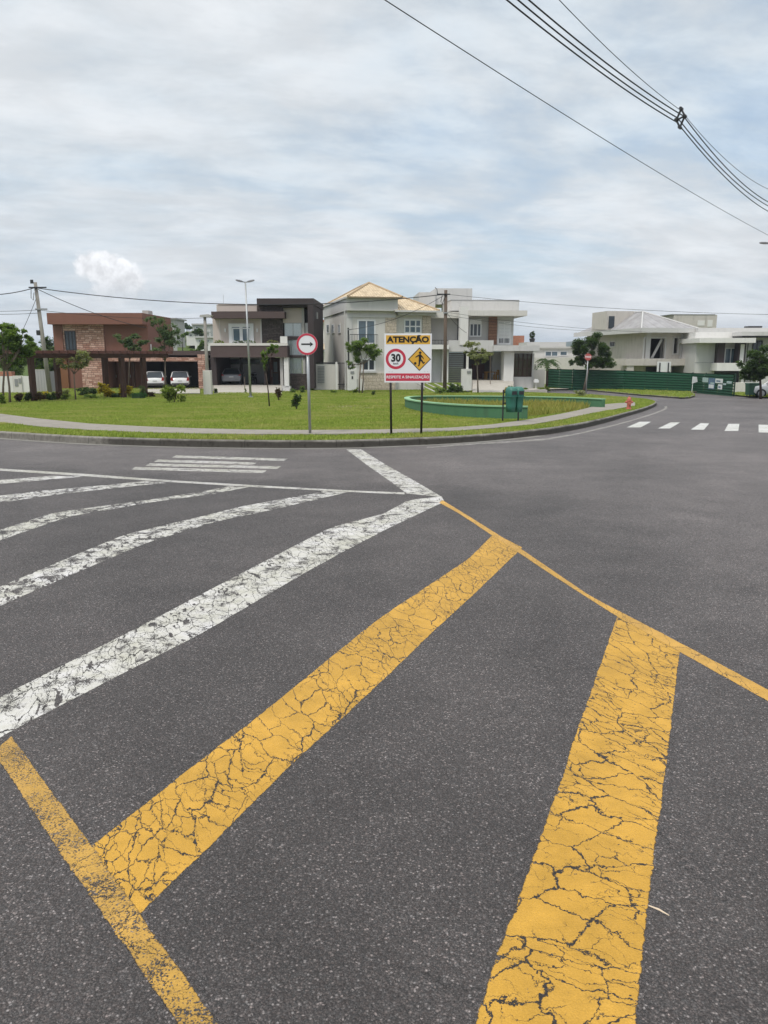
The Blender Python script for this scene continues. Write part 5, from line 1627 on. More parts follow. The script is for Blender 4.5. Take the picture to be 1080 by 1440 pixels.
# mailbox-like white marker
g = at(753.5, 545, 70); g.z = P(70) + .1
mk = empty('letter_box', g, 0, 'small white letter box on a post among low shrubs near the palm', 'letter box')
part('post', W_WHITE, mk, (-.04, .04, -.04, .04, -.1, .75)); m = MB(); m.prism([(-.2, .751), (.2, .751), (.2, .95), (.1, 1.05), (-.1, 1.05), (-.2, .95)], -.25, .15); m.build('box', ALU, mk)

# dumpster at right
g = fpt(1056.5, 557.5)
db = empty('rubbish_skip', g, R(5), 'dark green wheeled rubbish container beside the parked white car', 'rubbish container')
m = MB(); m.prism([(-.55, .15), (.55, .15), (.66, 1.15), (-.66, 1.15)], -.45, .45); m.build('tub', plain('green_tub_plastic', (.03, .09, .055), .55, .15), db, bevel=.03)
m = MB(); m.prism([(-.7, 1.151), (.7, 1.151), (.66, 1.24), (-.66, 1.24)], -.5, .5); m.build('lid', plain('green_tub_plastic', (.03, .09, .055)), db, bevel=.02)
db.scale = (.62, .62, .8)
for sx in (-.4, .4):
    for sy in (-.3, .3):
        m = MB(); m.tube([(sx - .03, sy, .07), (sx + .03, sy, .07)], .075, 10); m.build('wheel', BLKM, db)

# ------------------------------------------------------------------ pergola
g0, g1 = gnd(46, 564, LH), gnd(203, 558, LH)
pv = g1 - g0; pv.z = 0; PL_ = pv.length; pth = math.atan2(pv.y, pv.x)
pg = empty('pergola', g0, pth, 'long dark brown timber pergola on the lawn before the brown house', 'pergola')
def pw_(px, py, w):                          # depth w behind the front row
    ux = Vector((math.cos(pth), math.sin(pth), 0)); uy = Vector((-ux.y, ux.x, 0))
    d = ray(px, py); c = Vector((0, 0, CAMZ)) - g0; t_ = (w - c.dot(uy)) / d.dot(uy); q = c + d * t_
    return q.dot(ux), q.z
ztop = pw_(45, 492, 0)[1]; zbt = pw_(45, 503.5, 0)[1]
zsl = 0
def gz(u): q = g0 + Vector((math.cos(pth), math.sin(pth), 0)) * u; return P(q.y) + LH - g0.z
for px in (46, 173, 203):
    u = pw_(px, 540, 0)[0]; part('post', WOODD, pg, (u - .15, u + .15, -.15, .15, gz(u) - .2, zbt - .003), bevel=.015)
for px in (82, 149, 150.5):
    u = pw_(px, 540, 2.6)[0]
    if px != 150.5: part('post', WOODD, pg, (u - .15, u + .15, 2.45, 2.75, -.5, zbt - .003), bevel=.015)
ue0, ue1 = pw_(33, 498, 0)[0], pw_(235, 498, 0)[0]
part('front_beam', WOODD, pg, (ue0, ue1, -.12, .12, zbt, zbt + .28), bevel=.012)
part('rear_beam', WOODD, pg, (ue0 + .1, ue1 + .2, 2.48, 2.72, zbt, zbt + .28), bevel=.012)
n = int((ue1 - ue0) / .55)
for i in range(n):
    u = ue0 + .25 + (ue1 - ue0 - .4) * i / (n - 1)
    o = part('rafter', plain('reddish_rafter_timber', (.085, .036, .027), .75, .3, 2.5, .3, .4), pg, (u - .05, u + .05, -.75, 3.3, zbt + .284, zbt + .46))

# ------------------------------------------------------------------ cars
TYRE = plain('black_tyre_rubber', (.02, .02, .02), .85, .1); RIM = plain('alloy_rim', (.4, .4, .41), .35, .05, 3, .5, .05, .7)
TAIL = plain('red_tail_lens', (.28, .012, .012), .2, .05); PLATE = plain('grey_number_plate', (.5, .5, .5), .5, .05); BUMP = plain('dark_bumper_plastic', (.04, .04, .042), .6, .1)
HLENS = plain('clear_headlight_lens', (.5, .52, .53), .12, .05)
def paint(name, c):
    t = NT(name); n_ = t.noise(t.pos(), 3, 3)
    return t.finish(t.mix(n_, (*[x * .94 for x in c], 1), (*c, 1)), .28, .5, None, Coat_Weight=.6, Coat_Roughness=.08)
def car(label, loc, rz, body, suv, name='parked_car', group=None):
    """tail at -y, nose at +y"""
    o = empty(name, loc, rz, label, 'car', group)
    H = 1.62 if suv else 1.45
    belt = .98 if suv else .90
    if suv: st_ = [(-2.15, .80, .45, .78, .80), (-2.12, .86, .34, .90, .92), (-2.02, .885, .30, belt, belt + .02), (-1.0, .895, .27, belt, belt + .02), (.6, .895, .27, belt - .02, belt), (1.0, .89, .27, belt - .03, belt), (1.8, .86, .28, .86, .90), (2.1, .80, .34, .70, .76), (2.18, .70, .42, .60, .66)]
    else: st_ = [(-2.2, .78, .45, .78, .80), (-2.17, .85, .36, .88, .90), (-2.05, .88, .30, belt + .02, belt + .06), (-1.2, .89, .25, belt, belt + .04), (.4, .89, .25, belt - .03, belt), (.9, .885, .25, belt - .04, belt - .01), (1.8, .86, .26, .80, .85), (2.12, .80, .32, .62, .70), (2.22, .68, .42, .54, .60)]
    m = MB(); rows = []
    for y, w_, zb_, zt_, zc in st_:
        rows.append([(-w_ * .86, y, zb_), (-w_, y, zb_ + .14), (-w_, y, (zb_ + zt_) / 2 + .03), (-w_ * .955, y, zt_), (-w_ * .5, y, zc), (0, y, zc + .015), (w_ * .5, y, zc), (w_ * .955, y, zt_), (w_, y, (zb_ + zt_) / 2 + .03), (w_, y, zb_ + .14), (w_ * .86, y, zb_)])
    k = 11
    for r_ in rows: m.v += r_
    for i in range(len(rows) - 1):
        for j in range(k): m.f.append((i * k + j, i * k + (j + 1) % k, (i + 1) * k + (j + 1) % k, (i + 1) * k + j))
    m.f += [tuple(range(k)), tuple(range((len(rows) - 1) * k, len(rows) * k))[::-1]]
    bd = m.build('body', body, o, True)
    # cabin: glass house with a painted roof
    ya, yb, yc, yd = (-2.02, -1.78, .25, 1.05) if suv else (-1.72, -1.05, .2, 1.05)
    w0, w1 = .84, .62 if not suv else .68
    bz, tz = belt + .012, H - .06
    A_ = [(-w0, ya, bz), (w0, ya, bz), (w0, yd, bz - .03), (-w0, yd, bz - .03)]; B_ = [(-w1, yb, tz), (w1, yb, tz), (w1, yc, tz), (-w1, yc, tz)]
    m = MB(); m.add(A_ + B_, [(0, 1, 5, 4), (1, 2, 6, 5), (2, 3, 7, 6), (3, 0, 4, 7), (4, 5, 6, 7), (3, 2, 1, 0)]); m.build('windows', GLASS, o, bevel=.015)
    m = MB(); m.add([(-w1 - .03, yb - .05, tz + .002), (w1 + .03, yb - .05, tz + .002), (w1 + .03, yc + .06, tz + .002), (-w1 - .03, yc + .06, tz + .002), (-w1 + .08, yb + .12, H), (w1 - .08, yb + .12, H), (w1 - .08, yc - .1, H), (-w1 + .08, yc - .1, H)], [(0, 1, 5, 4), (1, 2, 6, 5), (2, 3, 7, 6), (3, 0, 4, 7), (4, 5, 6, 7), (3, 2, 1, 0)]); m.build('roof', body, o, bevel=.02)
    for s_ in (-1, 1):
        for (p0, p1) in (((s_ * w0, ya, bz), (s_ * w1, yb, tz)), ((s_ * w0, yd, bz - .03), (s_ * w1, yc, tz)), ((s_ * (w0 + .005), -.35, bz), (s_ * (w1 + .005), -.35, tz))):
            m = MB(); m.tube([p0, p1], [.05, .045], 6); m.build('roof_pillar', body, o)
        m = MB(); m.prism([(s_ * .62, .80 if not suv else .72), (s_ * .86, .84 if not suv else .74), (s_ * .84, .96 if not suv else 1.08), (s_ * .70, .90 if not suv else 1.06)], (-2.215 if not suv else -2.17), -2.04); m.build('tail_light', TAIL, o)
        m = MB(); m.prism([(s_ * .50, .62), (s_ * .74, .66), (s_ * .72, .78), (s_ * .55, .74)], 2.02, 2.20); m.build('headlight', HLENS, o)
        m = MB(); m.box(s_ * .88, s_ * 1.02, .62, .74, belt + .02, belt + .16); m.build('wing_mirror', body, o, bevel=.03)
        for y in (-1.32, 1.38):
            m = MB(); R0 = .34 if suv else .32
            for (ra, rb2, ys_) in ((R0, R0, (0, 0)),): m.tube([(s_ * .70, y, R0), (s_ * .74, y, R0), (s_ * .90, y, R0), (s_ * .915, y, R0)], [R0 * .93, R0, R0, R0 * .9], 20)
            wh = m.build('wheel', TYRE, o, False)
            m = MB(); m.tube([(s_ * .916, y, R0), (s_ * .925, y, R0)], [R0 * .66, R0 * .6], 16); m.build('rim', RIM, wh)
    part('bumper', BUMP if suv else body, o, (-.80, .80, -2.23, -2.10, .33, .50), bevel=.03)
    part('number_plate', PLATE, o, (-.2, .2, (-2.185 if suv else -2.215), -2.10, .66, .76) if suv else (-.2, .2, -2.225, -2.12, .66, .76))
    return o
WCAR = paint('white_car_paint', (.82, .82, .81)); GCAR = paint('grey_car_paint', (.20, .20, .22))
def spot(H, px, w): u = H.on(px, 530, w - 2.1)[0]; return H.o + H.ux * (u - .5) + H.uy * w + Vector((0, 0, BF + .002 if H is B else .032))
car('white hatchback in the carport, left of the thin tree trunk', spot(A, 217.5, 1.9), R(13), WCAR, True)
car('white hatchback in the carport, beside the stone pillar', spot(A, 253.5, 2.1), R(12), WCAR, True)
car('dark grey sedan parked nose in inside the open garage of the dark house', spot(B, 327.5, 2.5), R(8), GCAR, False)
car('white car at the right edge, half hidden under the dark tree', gnd(1078, 559.5, .0) + Vector((1.0, 0, .0)), R(70), WCAR, True)
# motorcycle in the same garage
mo = empty('motorcycle', spot(B, 357.5, 2.6), R(28), 'black motorcycle standing in the garage to the right of the grey sedan', 'motorcycle')
for y in (-.68, .68):
    m = MB(); m.tube([(-.06, y, .31), (-.03, y, .31), (.03, y, .31), (.06, y, .31)], [.27, .31, .31, .27], 20); wh = m.build('wheel', TYRE, mo); m = MB(); m.tube([(-.065, y, .31), (.065, y, .31)], .17, 14); m.build('rim', RIM, wh)
m = MB(); m.prism([(-.5, .55), (-.1, .35), (.25, .38), (.35, .7), (-.1, .72), (-.5, .72)], -.13, .13, 'x'); m.build('engine_frame', BLKM, mo, bevel=.03)
m = MB(); m.prism([(-.05, .725), (.38, .725), (.42, .9), (.15, .98), (-.05, .9)], -.14, .14, 'x'); m.build('fuel_tank', BLKM, mo, bevel=.04)
m = MB(); m.prism([(-.75, .80), (-.06, .74), (-.06, .84), (-.72, .92)], -.12, .12, 'x'); m.build('seat', BUMP, mo, bevel=.03)
m = MB(); m.tube([(.07, .68, .31), (.07, .42, 1.0)], .03, 6); m.tube([(-.07, .68, .31), (-.07, .42, 1.0)], .03, 6); m.build('fork', RIM, mo)
m = MB(); m.tube([(-.38, .25, 1.08), (-.1, .40, 1.02), (.1, .40, 1.02), (.38, .25, 1.08)], .02, 6); m.build('handlebar', BLKM, mo)
m = MB(); m.tube([(0, .50, .9), (0, .6, .88)], [.09, .1], 12); m.build('headlight', HLENS, mo)
# ------------------------------------------------------------------ vegetation
BARK = plain('grey_brown_bark', (.15, .12, .095), .95, .3, 5, .1, .8)
BARKD = plain('dark_bark', (.06, .045, .036), .95, .3, 5, .1, .8)
LG = leafy('mid_green_leaf', (.075, .135, .03), (.19, .27, .07))
LD = leafy('deep_green_leaf', (0.0312, 0.0624, 0.0208), (0.091, 0.143, 0.0468))
LY = leafy('yellow_green_leaf', (.10, .16, .025), (.22, .27, .04))
LC = leafy('yellow_croton_leaf', (.22, .18, .015), (.55, .42, .03))
LP = leafy('pale_olive_leaf', (0.156, 0.182, 0.091), (0.312, 0.325, 0.169))
LR = leafy('dark_reddish_leaf', (0.0455, 0.0325, 0.0195), (0.117, 0.0715, 0.039))
LBL = leafy('bluish_green_leaf', (0.0585, 0.104, 0.052), (0.156, 0.221, 0.1105))


def tree(name, label, base, crown, n, leaf, mat, bark=BARK, tr=.06, trunks=None, y=None, dz=LH, group='trees', cat='tree', fork=None, jit=1, sub=8):
    g = gnd(*base, dz) if y is None else None
    if g and g.y > 65 and 280 < base[0] < 700: y = 63
    if y is not None: g = at(*base, y); g.z = P(y) + .05
    o = empty(name, g, 0, label, cat, group)
    Y = g.y
    k = Y / F
    cl = []
    ends = []
    for cx, cy, rx, ry in crown:
        c = at(cx, cy, Y) - g
        R_ = Vector((rx * k, rx * k * .9, ry * k))
        ends.append(c)
        for _ in range(sub):
            d = Vector((random.gauss(0, .55), random.gauss(0, .55), random.gauss(0, .5)))
            f = random.uniform(.3, .62)
            cl.append((c.x + d.x * R_.x, c.y + d.y * R_.y, c.z + d.z * R_.z, R_.x * f, R_.y * f, R_.z * f))
    m = MB()
    roots = trunks or [(base, fork or None)]
    for bpx, fk in roots:
        b0 = (at(*bpx, Y) - g); b0.z = -.1
        low = min(ends, key=lambda v: v.z)
        cen = sum(ends, Vector()) / len(ends)
        f_ = (at(*fk, Y) - g) if fk else Vector((cen.x * .8, cen.y * .8, cen.z * .62))
        mid = b0.lerp(f_, .5) + Vector((random.uniform(-.05, .05), random.uniform(-.05, .05), 0))
        m.tube([b0, mid, f_], [tr * 1.15, tr * .9, tr * .75], 8)
        for e in ends:
            h_ = f_.lerp(e, .5) + Vector((0, 0, -.06 * (e - f_).length))
            m.tube([f_, h_, e], [tr * .62, tr * .42, tr * .2], 6)
        for c in cl[::2]:
            e = min(ends, key=lambda v: (v - Vector(c[:3])).length)
            m.tube([e.lerp(f_, .3), Vector(c[:3])], [tr * .25, tr * .1], 5)
    m.build('trunk', bark, o, True)
    leaves('crown', cl, int(n * 2.6), leaf * .72, mat, o, shell=.15)
    return o


tree('tree', 'bushy green tree with two thin trunks at the far left edge', (14, 566), [(12, 474, 25, 17), (-6, 490, 22, 18), (30, 488, 16, 12), (2, 462, 16, 9), (34, 476, 10, 8)], 4600, .26, LG, BARK, .07, [((14, 566), (10, 520)), ((3, 557), (6, 520))])
tree('tree', 'small spreading tree in front of the pergola at left', (106.5, 562), [(92, 505, 14, 9), (110, 502, 14, 9), (101, 514, 12, 8), (118, 510, 9, 7)], 850, .19, LP, BARK, .05, fork=(104, 526))
tree('tree', 'young flat topped tree behind the pergola beam, left of the white cars', (180, 556), [(172, 481, 11, 6), (190, 476, 13, 6), (200, 482, 9, 5), (183, 490, 9, 7)], 1050, .20, LBL, BARK, .045, fork=(182, 505))
tree('tree', 'taller feathery tree between the pergola end and the white cars', (233, 556), [(231, 463, 14, 11), (220, 453, 8, 8), (243, 471, 11, 9), (230, 482, 16, 9), (222, 492, 10, 6)], 1700, .20, LBL, BARK, .06, fork=(232, 508))
tree('tree', 'thin young tree with sparse crown before the dark house garage', (379, 572), [(376, 497, 6, 8), (384, 490, 7, 6), (371, 508, 4, 12)], 260, .2, LG, BARKD, .035, fork=(374, 525))
tree('tree', 'twin stemmed leafy tree before the tiled roof house', (508, 547), [(505, 487, 14, 9), (519, 493, 13, 9), (500, 497, 9, 9), (526, 499, 8, 6), (495, 512, 6, 5)], 1900, .24, LG, BARK, .06, [((505, 546), (507, 512)), ((509, 547), (511, 512))], dz=.1)
tree('tree', 'small pale crowned tree before the white house driveway', (672.5, 548), [(660, 486, 10, 7), (676, 492, 12, 7), (668, 502, 13, 8), (684, 505, 8, 7)], 900, .22, LP, BARK, .06, dz=.1, fork=(671, 514))
tree('tree', 'dense round dark tree behind the green fence and stop sign', (821, 546.5), [(834, 484, 15, 11), (819, 495, 13, 11), (847, 493, 11, 11), (836, 506, 17, 9), (813, 506, 9, 8), (847, 512, 10, 7)], 8000, .24, LD, BARK, .12, y=73.4, fork=(828, 515), sub=11)
tree('tree', 'dark leaning tree over the white car at the right edge', (1069.5, 560), [(1068, 500, 17, 12), (1060, 515, 17, 12), (1075, 522, 16, 12), (1052, 528, 11, 8), (1084, 507, 12, 16)], 3800, .28, LD, BARKD, .10, dz=.05, fork=(1069, 535), sub=11)
for i, (x, yb, cr, yy, mt, lb) in enumerate([
    (26, 552, [(28, 500, 20, 18), (16, 514, 20, 14), (8, 500, 16, 14)], 84, LD, 'dark tree behind the boundary wall, left of the leaning pole'),
    (72, 548, [(70, 482, 12, 12), (62, 498, 17, 14), (80, 500, 12, 16), (72, 516, 14, 12)], 88, LD, 'dark tree beside the brown house wall, right of the leaning pole'),
    (54, 548, [(50, 494, 14, 12), (44, 508, 18, 12), (58, 514, 14, 10)], 80, LG, 'mid green bushy tree directly behind the grey gate'),
    (-12, 552, [(-6, 505, 18, 14)], 78, LG, 'green tree at the left edge behind the boundary wall'),
]):
    tree('tree', lb, (x, yb), cr, 2600, .34, mt, BARKD, .12, y=yy, group='trees behind the boundary wall')
for i, (x, yb, cr, yy, mt, lb) in enumerate([
    (258, 492, [(258, 459, 8, 5), (263, 461, 6, 4)], 172, LD, 'dark round tree uphill between the two hill houses'),
    (284, 482, [(281, 465, 8, 6), (274, 468, 6, 4)], 155, LD, 'dark tree uphill near the concrete post cap'),
    (256, 494, [(256, 472, 6, 5)], 150, LG, 'green shrubby tree on the green slope uphill'),
    (444, 505, [(446, 470, 3, 6)], 110, LD, 'slim dark tree in the gap between dark house and tiled house'),
    (735, 520, [(737, 500, 6, 5)], 100, LG, 'low tree behind the white house terrace'),
    (288, 515, [(289, 488, 7, 9), (280, 494, 8, 6)], 112, LG, 'green tree behind the stone pillar by the concrete post'),
]):
    tree('tree', lb, (x, yb), cr, 500, .55, mt, BARKD, .15, y=yy, group='trees uphill behind the houses', sub=4)


def shrub(name, label, base, rx, ry, n, leaf, mat, dz=LH, group='garden shrubs', y=None, stems=4, droop=0, cat='shrub', asp=.5, bark=BARKD):
    g = gnd(*base, dz)
    lim = 63.5 if 280 < base[0] < 700 else 63 if 700 <= base[0] < 735 else 69
    if g.y > lim: g = at(*base, lim); g.z = P(lim) + dz - .03
    o = empty(name, g, 0, label, cat, group)
    k = g.y / F; a, b = rx * k, ry * k
    m = MB()
    for i in range(stems):
        t = random.uniform(0, 6.28); m.tube([(0, 0, -.05), (math.cos(t) * a * .3, math.sin(t) * a * .3, b * .9), (math.cos(t) * a * .6, math.sin(t) * a * .6, b * 1.5)], [.018, .014, .006], 5)
    m.build('stem', bark, o)
    cl = [(random.uniform(-.75, .75) * a, random.uniform(-.6, .6) * a, b * random.uniform(.35, 1.55), a * random.uniform(.4, .65), a * random.uniform(.4, .65), b * random.uniform(.35, .6)) for _ in range(9)] + [(0, 0, b * .8, a * .6, a * .6, b * .7)]
    leaves('foliage', cl, int(n * 1.6), leaf * .85, mat, o, droop=droop, asp=asp, shell=.2)
    return o


def hedge_row(): pass
k = 0
for (x, yb, rx, ry, n, lf, mt, lb) in [
    (28, 565, 9, 8, 700, .13, LR, 'dark reddish shrub at the foot of the left pergola post'), (40, 564, 8, 7, 600, .13, LD, 'dark green shrub just left of the front pergola post'), (56, 564, 8, 7, 650, .13, LR, 'reddish dark shrub between the first two pergola posts'),
    (70, 563, 8, 7, 650, .13, LD, 'dark green shrub below the leaning pole'), (81, 562, 7, 6, 500, .13, LR, 'reddish dark shrub right of the leaning pole foot'), (65, 557, 4, 4, 90, .22, LC, 'bright yellow flowering shrub at the leaning pole foot'),
    (93, 558, 8, 6, 300, .18, LP, 'pale flowering shrub left of the small spreading tree'), (92, 562, 6, 5, 260, .17, LY, 'light green low shrub beside the small spreading tree'), (119, 556, 10, 6, 700, .14, LD, 'dark clipped shrub below the stone panel'), (133, 556, 9, 6, 600, .14, LD, 'dark clipped shrub right below the stone panel'),
    (128, 560, 9, 3, 350, .14, LG, 'low green shrub in front of the clipped shrubs'), (151, 559, 10, 13, 480, .24, LC, 'tall yellow croton, left one of the pair under the pergola'), (176, 559, 10, 11, 400, .24, LC, 'shorter yellow croton, right one of the pair under the pergola'),
    (163, 559, 8, 4, 380, .14, LD, 'low dark shrub between the two yellow crotons'), (-8, 566, 12, 10, 600, .15, LD, 'dark shrub at the left picture edge'), (211, 558, 7, 4, 300, .13, LR, 'small dark shrub before the carport driveway'),
    (245, 566, 15, 15, 560, .21, LY, 'bright light green bush on the lawn before the white cars'), (3, 568, 5, 7, 200, .14, LG, 'slim green shrub near the left edge tree'), (201, 560, 5, 10, 200, .13, LD, 'dark upright shrub at the last pergola post'),
    (391.5, 563, 5, 12, 200, .17, LR, 'knee high reddish sapling before the entrance steps'), (417, 576, 7, 12, 260, .15, LD, 'dark spiky sapling on the lawn left of the arrow sign'), (412, 551, 6, 4, 120, .17, LG, 'small shrub at the foot of the entrance steps'),
    (525, 556, 3, 4, 90, .12, LD, 'tiny dark sapling on the lawn before the tiled house'), (500, 546.5, 4, 5, 110, .2, LY, 'yellow green shrub by the white gate pillar'), (619, 554, 10, 5, 260, .16, LG, 'low loose shrub behind the planter left end'),
    (304, 553, 3, 4, 120, .14, LD, 'small dark shrub at the foot of the concrete post'), (635, 546, 9, 8, 600, .16, LD, 'dark green shrub right of the wooden pole'), (645, 547, 7, 7, 420, .16, LD, 'dark shrub against the white meter pillar'),
    (711, 552, 5, 6, 160, .2, LC, 'yellow leaved plant by the white house driveway'), (738, 545, 7, 3, 320, .17, LG, 'low green shrub left of the white letter box'), (760, 546, 6, 3, 260, .17, LY, 'low yellow green shrub right of the white letter box'), (770, 546.5, 4, 4, 160, .17, LY, 'yellow green shrub at the palm foot'),
    (470, 545, 5, 3, 160, .15, LG, 'low green shrub before the narrow black gate'), (425, 546, 4, 6, 150, .2, LG, 'green shrub against the dark stone base'), (345, 545, 1.5, 5, 40, .14, LG, 'very thin sapling beside the slim street lamp'),
    (718, 535, 3, 8, 120, .2, LP, 'pale potted shrub by the white entrance column'), (320, 486, 1, 1, 1, .1, LG, None), (818, 556.5, 11, 4, 330, .16, LP, 'sparse grey green shrub on the verge under the stop sign'),
]:
    if lb: shrub('shrub', lb, (x, yb), rx, ry, n, lf, mt, dz=(LH if yb > 552 else .10), droop=.2)
# planter greenery on house B's ledge
for i, (x, lb) in enumerate([(307, 'yellow green trailing plant at the left end of the balcony planter'), (335, 'dark trailing plant in the balcony planter under the french window'), (349, 'green trailing plant right of the french window mullion'), (382, 'pale trailing plant at the right of the balcony planter')]):
    u, z = B.on(x, 483, -1.27)
    o = empty('trailing_plant', B.o + B.ux * u + B.uy * -1.27 + Vector((0, 0, z + .02)), 0, lb, 'plant', 'balcony planter plants')
    leaves('foliage', [(0, 0, .1, .5, .15, .2), (.3, -.05, .05, .4, .15, .18)], 110, .17, [LY, LD, LG, LP][i], o)
    m = MB(); m.tube([(-.3, 0, -.02), (0, 0, .12), (.4, 0, .08)], .012, 5); m.build('stem', BARKD, o)
# bamboo stakes
for (x, y0, y1, lb) in [(689.5, 550, 495, 'thin brown stake standing right of the pale crowned tree'), (344, 552, 530, 'short thin stake by the slim street lamp')]:
    g = gnd(x, y0, .12)
    m = MB(); t_ = at(x, y1, g.y) - g; m.tube([(0, 0, -.1), tuple(t_)], .03, 6); o = m.build('garden_stake', BARK, None); o.location = g; tag(o, lb, 'stake')
# low trough hedge
g = gnd(195, 560, LH)
tq = empty('clipped_hedge', g, 0, 'low box clipped bright green hedge between pergola posts', 'hedge')
part('core', plain('hedge_core', (.02, .05, .015), .9, .3), tq, (-.40, .40, -.2, .2, 0, .30)); leaves('foliage', [(x, 0, .2, .25, .28, .2) for x in (-.35, -.1, .15, .35)], 700, .08, leafy('box_leaf', (.02, .09, .02), (.05, .16, .04)), tq, shell=.8)

# palm
def palm(label, base, top, r, n):
    g = at(*base, 70.5); g.z = P(70.5) + .1; t_ = at(*top, g.y) - g
    o = empty('palm_tree', g, 0, label, 'palm')
    m = MB(); m.tube([(0, 0, -.2), tuple(t_ * .5), tuple(t_)], [.14, .11, .10], 10); m.build('trunk', BARKD, o, True)
    m = MB()
    for i in range(n):
        a = 2 * math.pi * i / n + random.uniform(-.2, .2); el = random.uniform(.2, 1.0); d = Vector((math.cos(a), math.sin(a), 0)); sd = Vector((-d.y, d.x, 0))
        prev = None
        for k in range(9):
            f = k / 8; q = t_ + d * (r * f) + Vector((0, 0, r * (el * f - 1.15 * f * f)))
            if prev is not None:
                for s_ in (-1, 1):
                    l = r * .34 * math.sin(math.pi * min(1, f * .9 + .12)); tip = q + sd * s_ * l + d * l * .5 + Vector((0, 0, -l * .45))
                    m.add([prev, q, tip], [(0, 1, 2)])
            prev = q
    m.build('crown', LD, o)
palm('small dark palm beside the left end of the green fence', (769, 546.5), (770, 508), 1.35, 15)

# tall grass inside the planter, and the lawn itself
BL1 = blade_material('lawn_blades', (.195, .265, .038), (.36, .43, .08), (.43, .41, .13))
BL2 = blade_material('dry_tall_blades', (.20, .23, .04), (.36, .34, .085), (.34, .27, .07))
pin = [gnd(x, y, LH).xy for x, y in [(742, 586), (700, 584), (650, 581), (610, 577), (588, 571), (584, 566), (600, 562), (640, 561), (700, 562), (760, 563), (846, 569), (815, 576), (790, 581)]]
PLp = offset(PLANT, .2)
bx_, by_ = gnd(492, 572, LH).xy
def bare(x, y):
    d = ((x - bx_) / 1.3) ** 2 + ((y - by_) / 3.0) ** 2
    return (d < 1) & (RNG.random(len(x)) > .28 + .3 * d)
blades('lawn_grass', [tuple(q) for q in inner] + [tuple(q) for q in back], [[tuple(q) for q in WALK], [tuple(q) for q in pin]], 420000, 16, BL1, .055, KERB_H - .01, skip=bare, label='short bright grass blades covering the island lawn')
blades('verge_grass', [tuple(q) for q in VF] + [(75, 84), (-75, 84)], [], 60000, 60, BL1, .07, .10, label='short grass in the front gardens and the far verge')
blades('tall_grass', [tuple(q) for q in pin], [], 9000, 25, BL2, .30, LH, 1.1, label='yellowing tall grass filling the horseshoe planter')
el = [(bx_ + 1.35 * math.cos(a) * (1 + .12 * math.sin(3 * a)), by_ + 3.1 * math.sin(a) * (1 + .1 * math.cos(4 * a))) for a in [2 * math.pi * i / 40 for i in range(40)]]
sheet('bare_earth', el, m_dirt, lambda x, y: lawn_h(x, y) + .006, .5, .5, label='bare earth patch worn into the lawn', cat='earth')

# distant ridge
xs = np.linspace(-2200, 2200, 180)
m = MB()
for i, x in enumerate(xs):
    hgt = 24 + 9 * math.sin(x * .004 + 1) + 6 * math.sin(x * .011 + 2) + 2.5 * math.sin(x * .031)
    m.v += [(x, 1500, -30), (x, 1640, CAMZ + hgt * .55), (x, 1800, CAMZ + hgt), (x, 2300, -40)]
m.f = [(4 * i + j, 4 * i + j + 1, 4 * i + 5 + j, 4 * i + 4 + j) for i in range(len(xs) - 1) for j in range(3)]
t = NT('ridge_forest'); n_ = t.noise(t.pos(), .02, 6, .7)
tag(m.build('hills', t.finish(t.mix(n_, (.02, .035, .018, 1), (.06, .08, .035, 1)), .95, .1, n_, 1, 10), None, True), 'long wooded ridge on the horizon', 'hills', None, 'structure')
# ------------------------------------------------------------------ sky, sun, camera
SUN_EL, SUN_ROT = R(58), R(215)
wt = NT('World', True)
SC.world = wt.m
gen = wt.n('TexCoord').outputs['Generated']
sky = wt.n('TexSky', {'sky_type': 'NISHITA', 'sun_disc': False, 'sun_elevation': SUN_EL, 'sun_rotation': SUN_ROT, 'air_density': 1.0, 'dust_density': 2.0, 'ozone_density': 1.5})
bg1 = wt.n('Background', None, Color=sky.outputs[0], Strength=.15)
s = wt.n('SeparateXYZ', None, Vector=gen)
zc = wt.math('MAXIMUM', s.outputs[2], 0.0)
den = wt.math('ADD', zc, .20)
pl = wt.n('CombineXYZ', None, X=wt.math('DIVIDE', s.outputs[0], den), Y=wt.math('DIVIDE', s.outputs[1], den), Z=0.0).outputs[0]
rot = wt.n('VectorRotate', {'rotation_type': 'Z_AXIS'}, Vector=pl, Angle=R(-14)).outputs[0]
st1 = wt.vmath('MULTIPLY', rot, (.40, .55, 1))
w1 = wt.n('TexNoise', None, Vector=st1, Scale=1.7, Detail=9, Roughness=.60, Distortion=.25).outputs[0]
w2 = wt.n('TexNoise', None, Vector=wt.vmath('ADD', wt.vmath('MULTIPLY', rot, (1.0, 1.5, 1)), (3.1, 1.7, 0)), Scale=2.6, Detail=9, Roughness=.62, Distortion=.2).outputs[0]
w3 = wt.n('TexNoise', None, Vector=wt.vmath('ADD', wt.vmath('MULTIPLY', rot, (.3, .35, 1)), (9.2, 4.4, 0)), Scale=.8, Detail=4, Roughness=.5).outputs[0]
cov = wt.math('ADD', wt.math('MULTIPLY', w1, .55), wt.math('ADD', wt.math('MULTIPLY', w2, .2), wt.math('MULTIPLY', w3, .35)))
mask = wt.smooth(cov, .42, .56, .55, 1.0)
lum = wt.math('ADD', wt.smooth(w2, .34, .68, -.05, .09), wt.smooth(w1, .32, .68, -.06, .065))
lum = wt.math('ADD', lum, .68)
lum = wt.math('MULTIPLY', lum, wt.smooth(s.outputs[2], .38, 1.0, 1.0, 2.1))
cc = wt.n('CombineColor', None, Red=wt.math('SUBTRACT', lum, wt.smooth(w1, .3, .62, .10, .03)), Green=lum, Blue=wt.math('ADD', lum, wt.smooth(w1, .3, .62, .085, .03))).outputs[0]
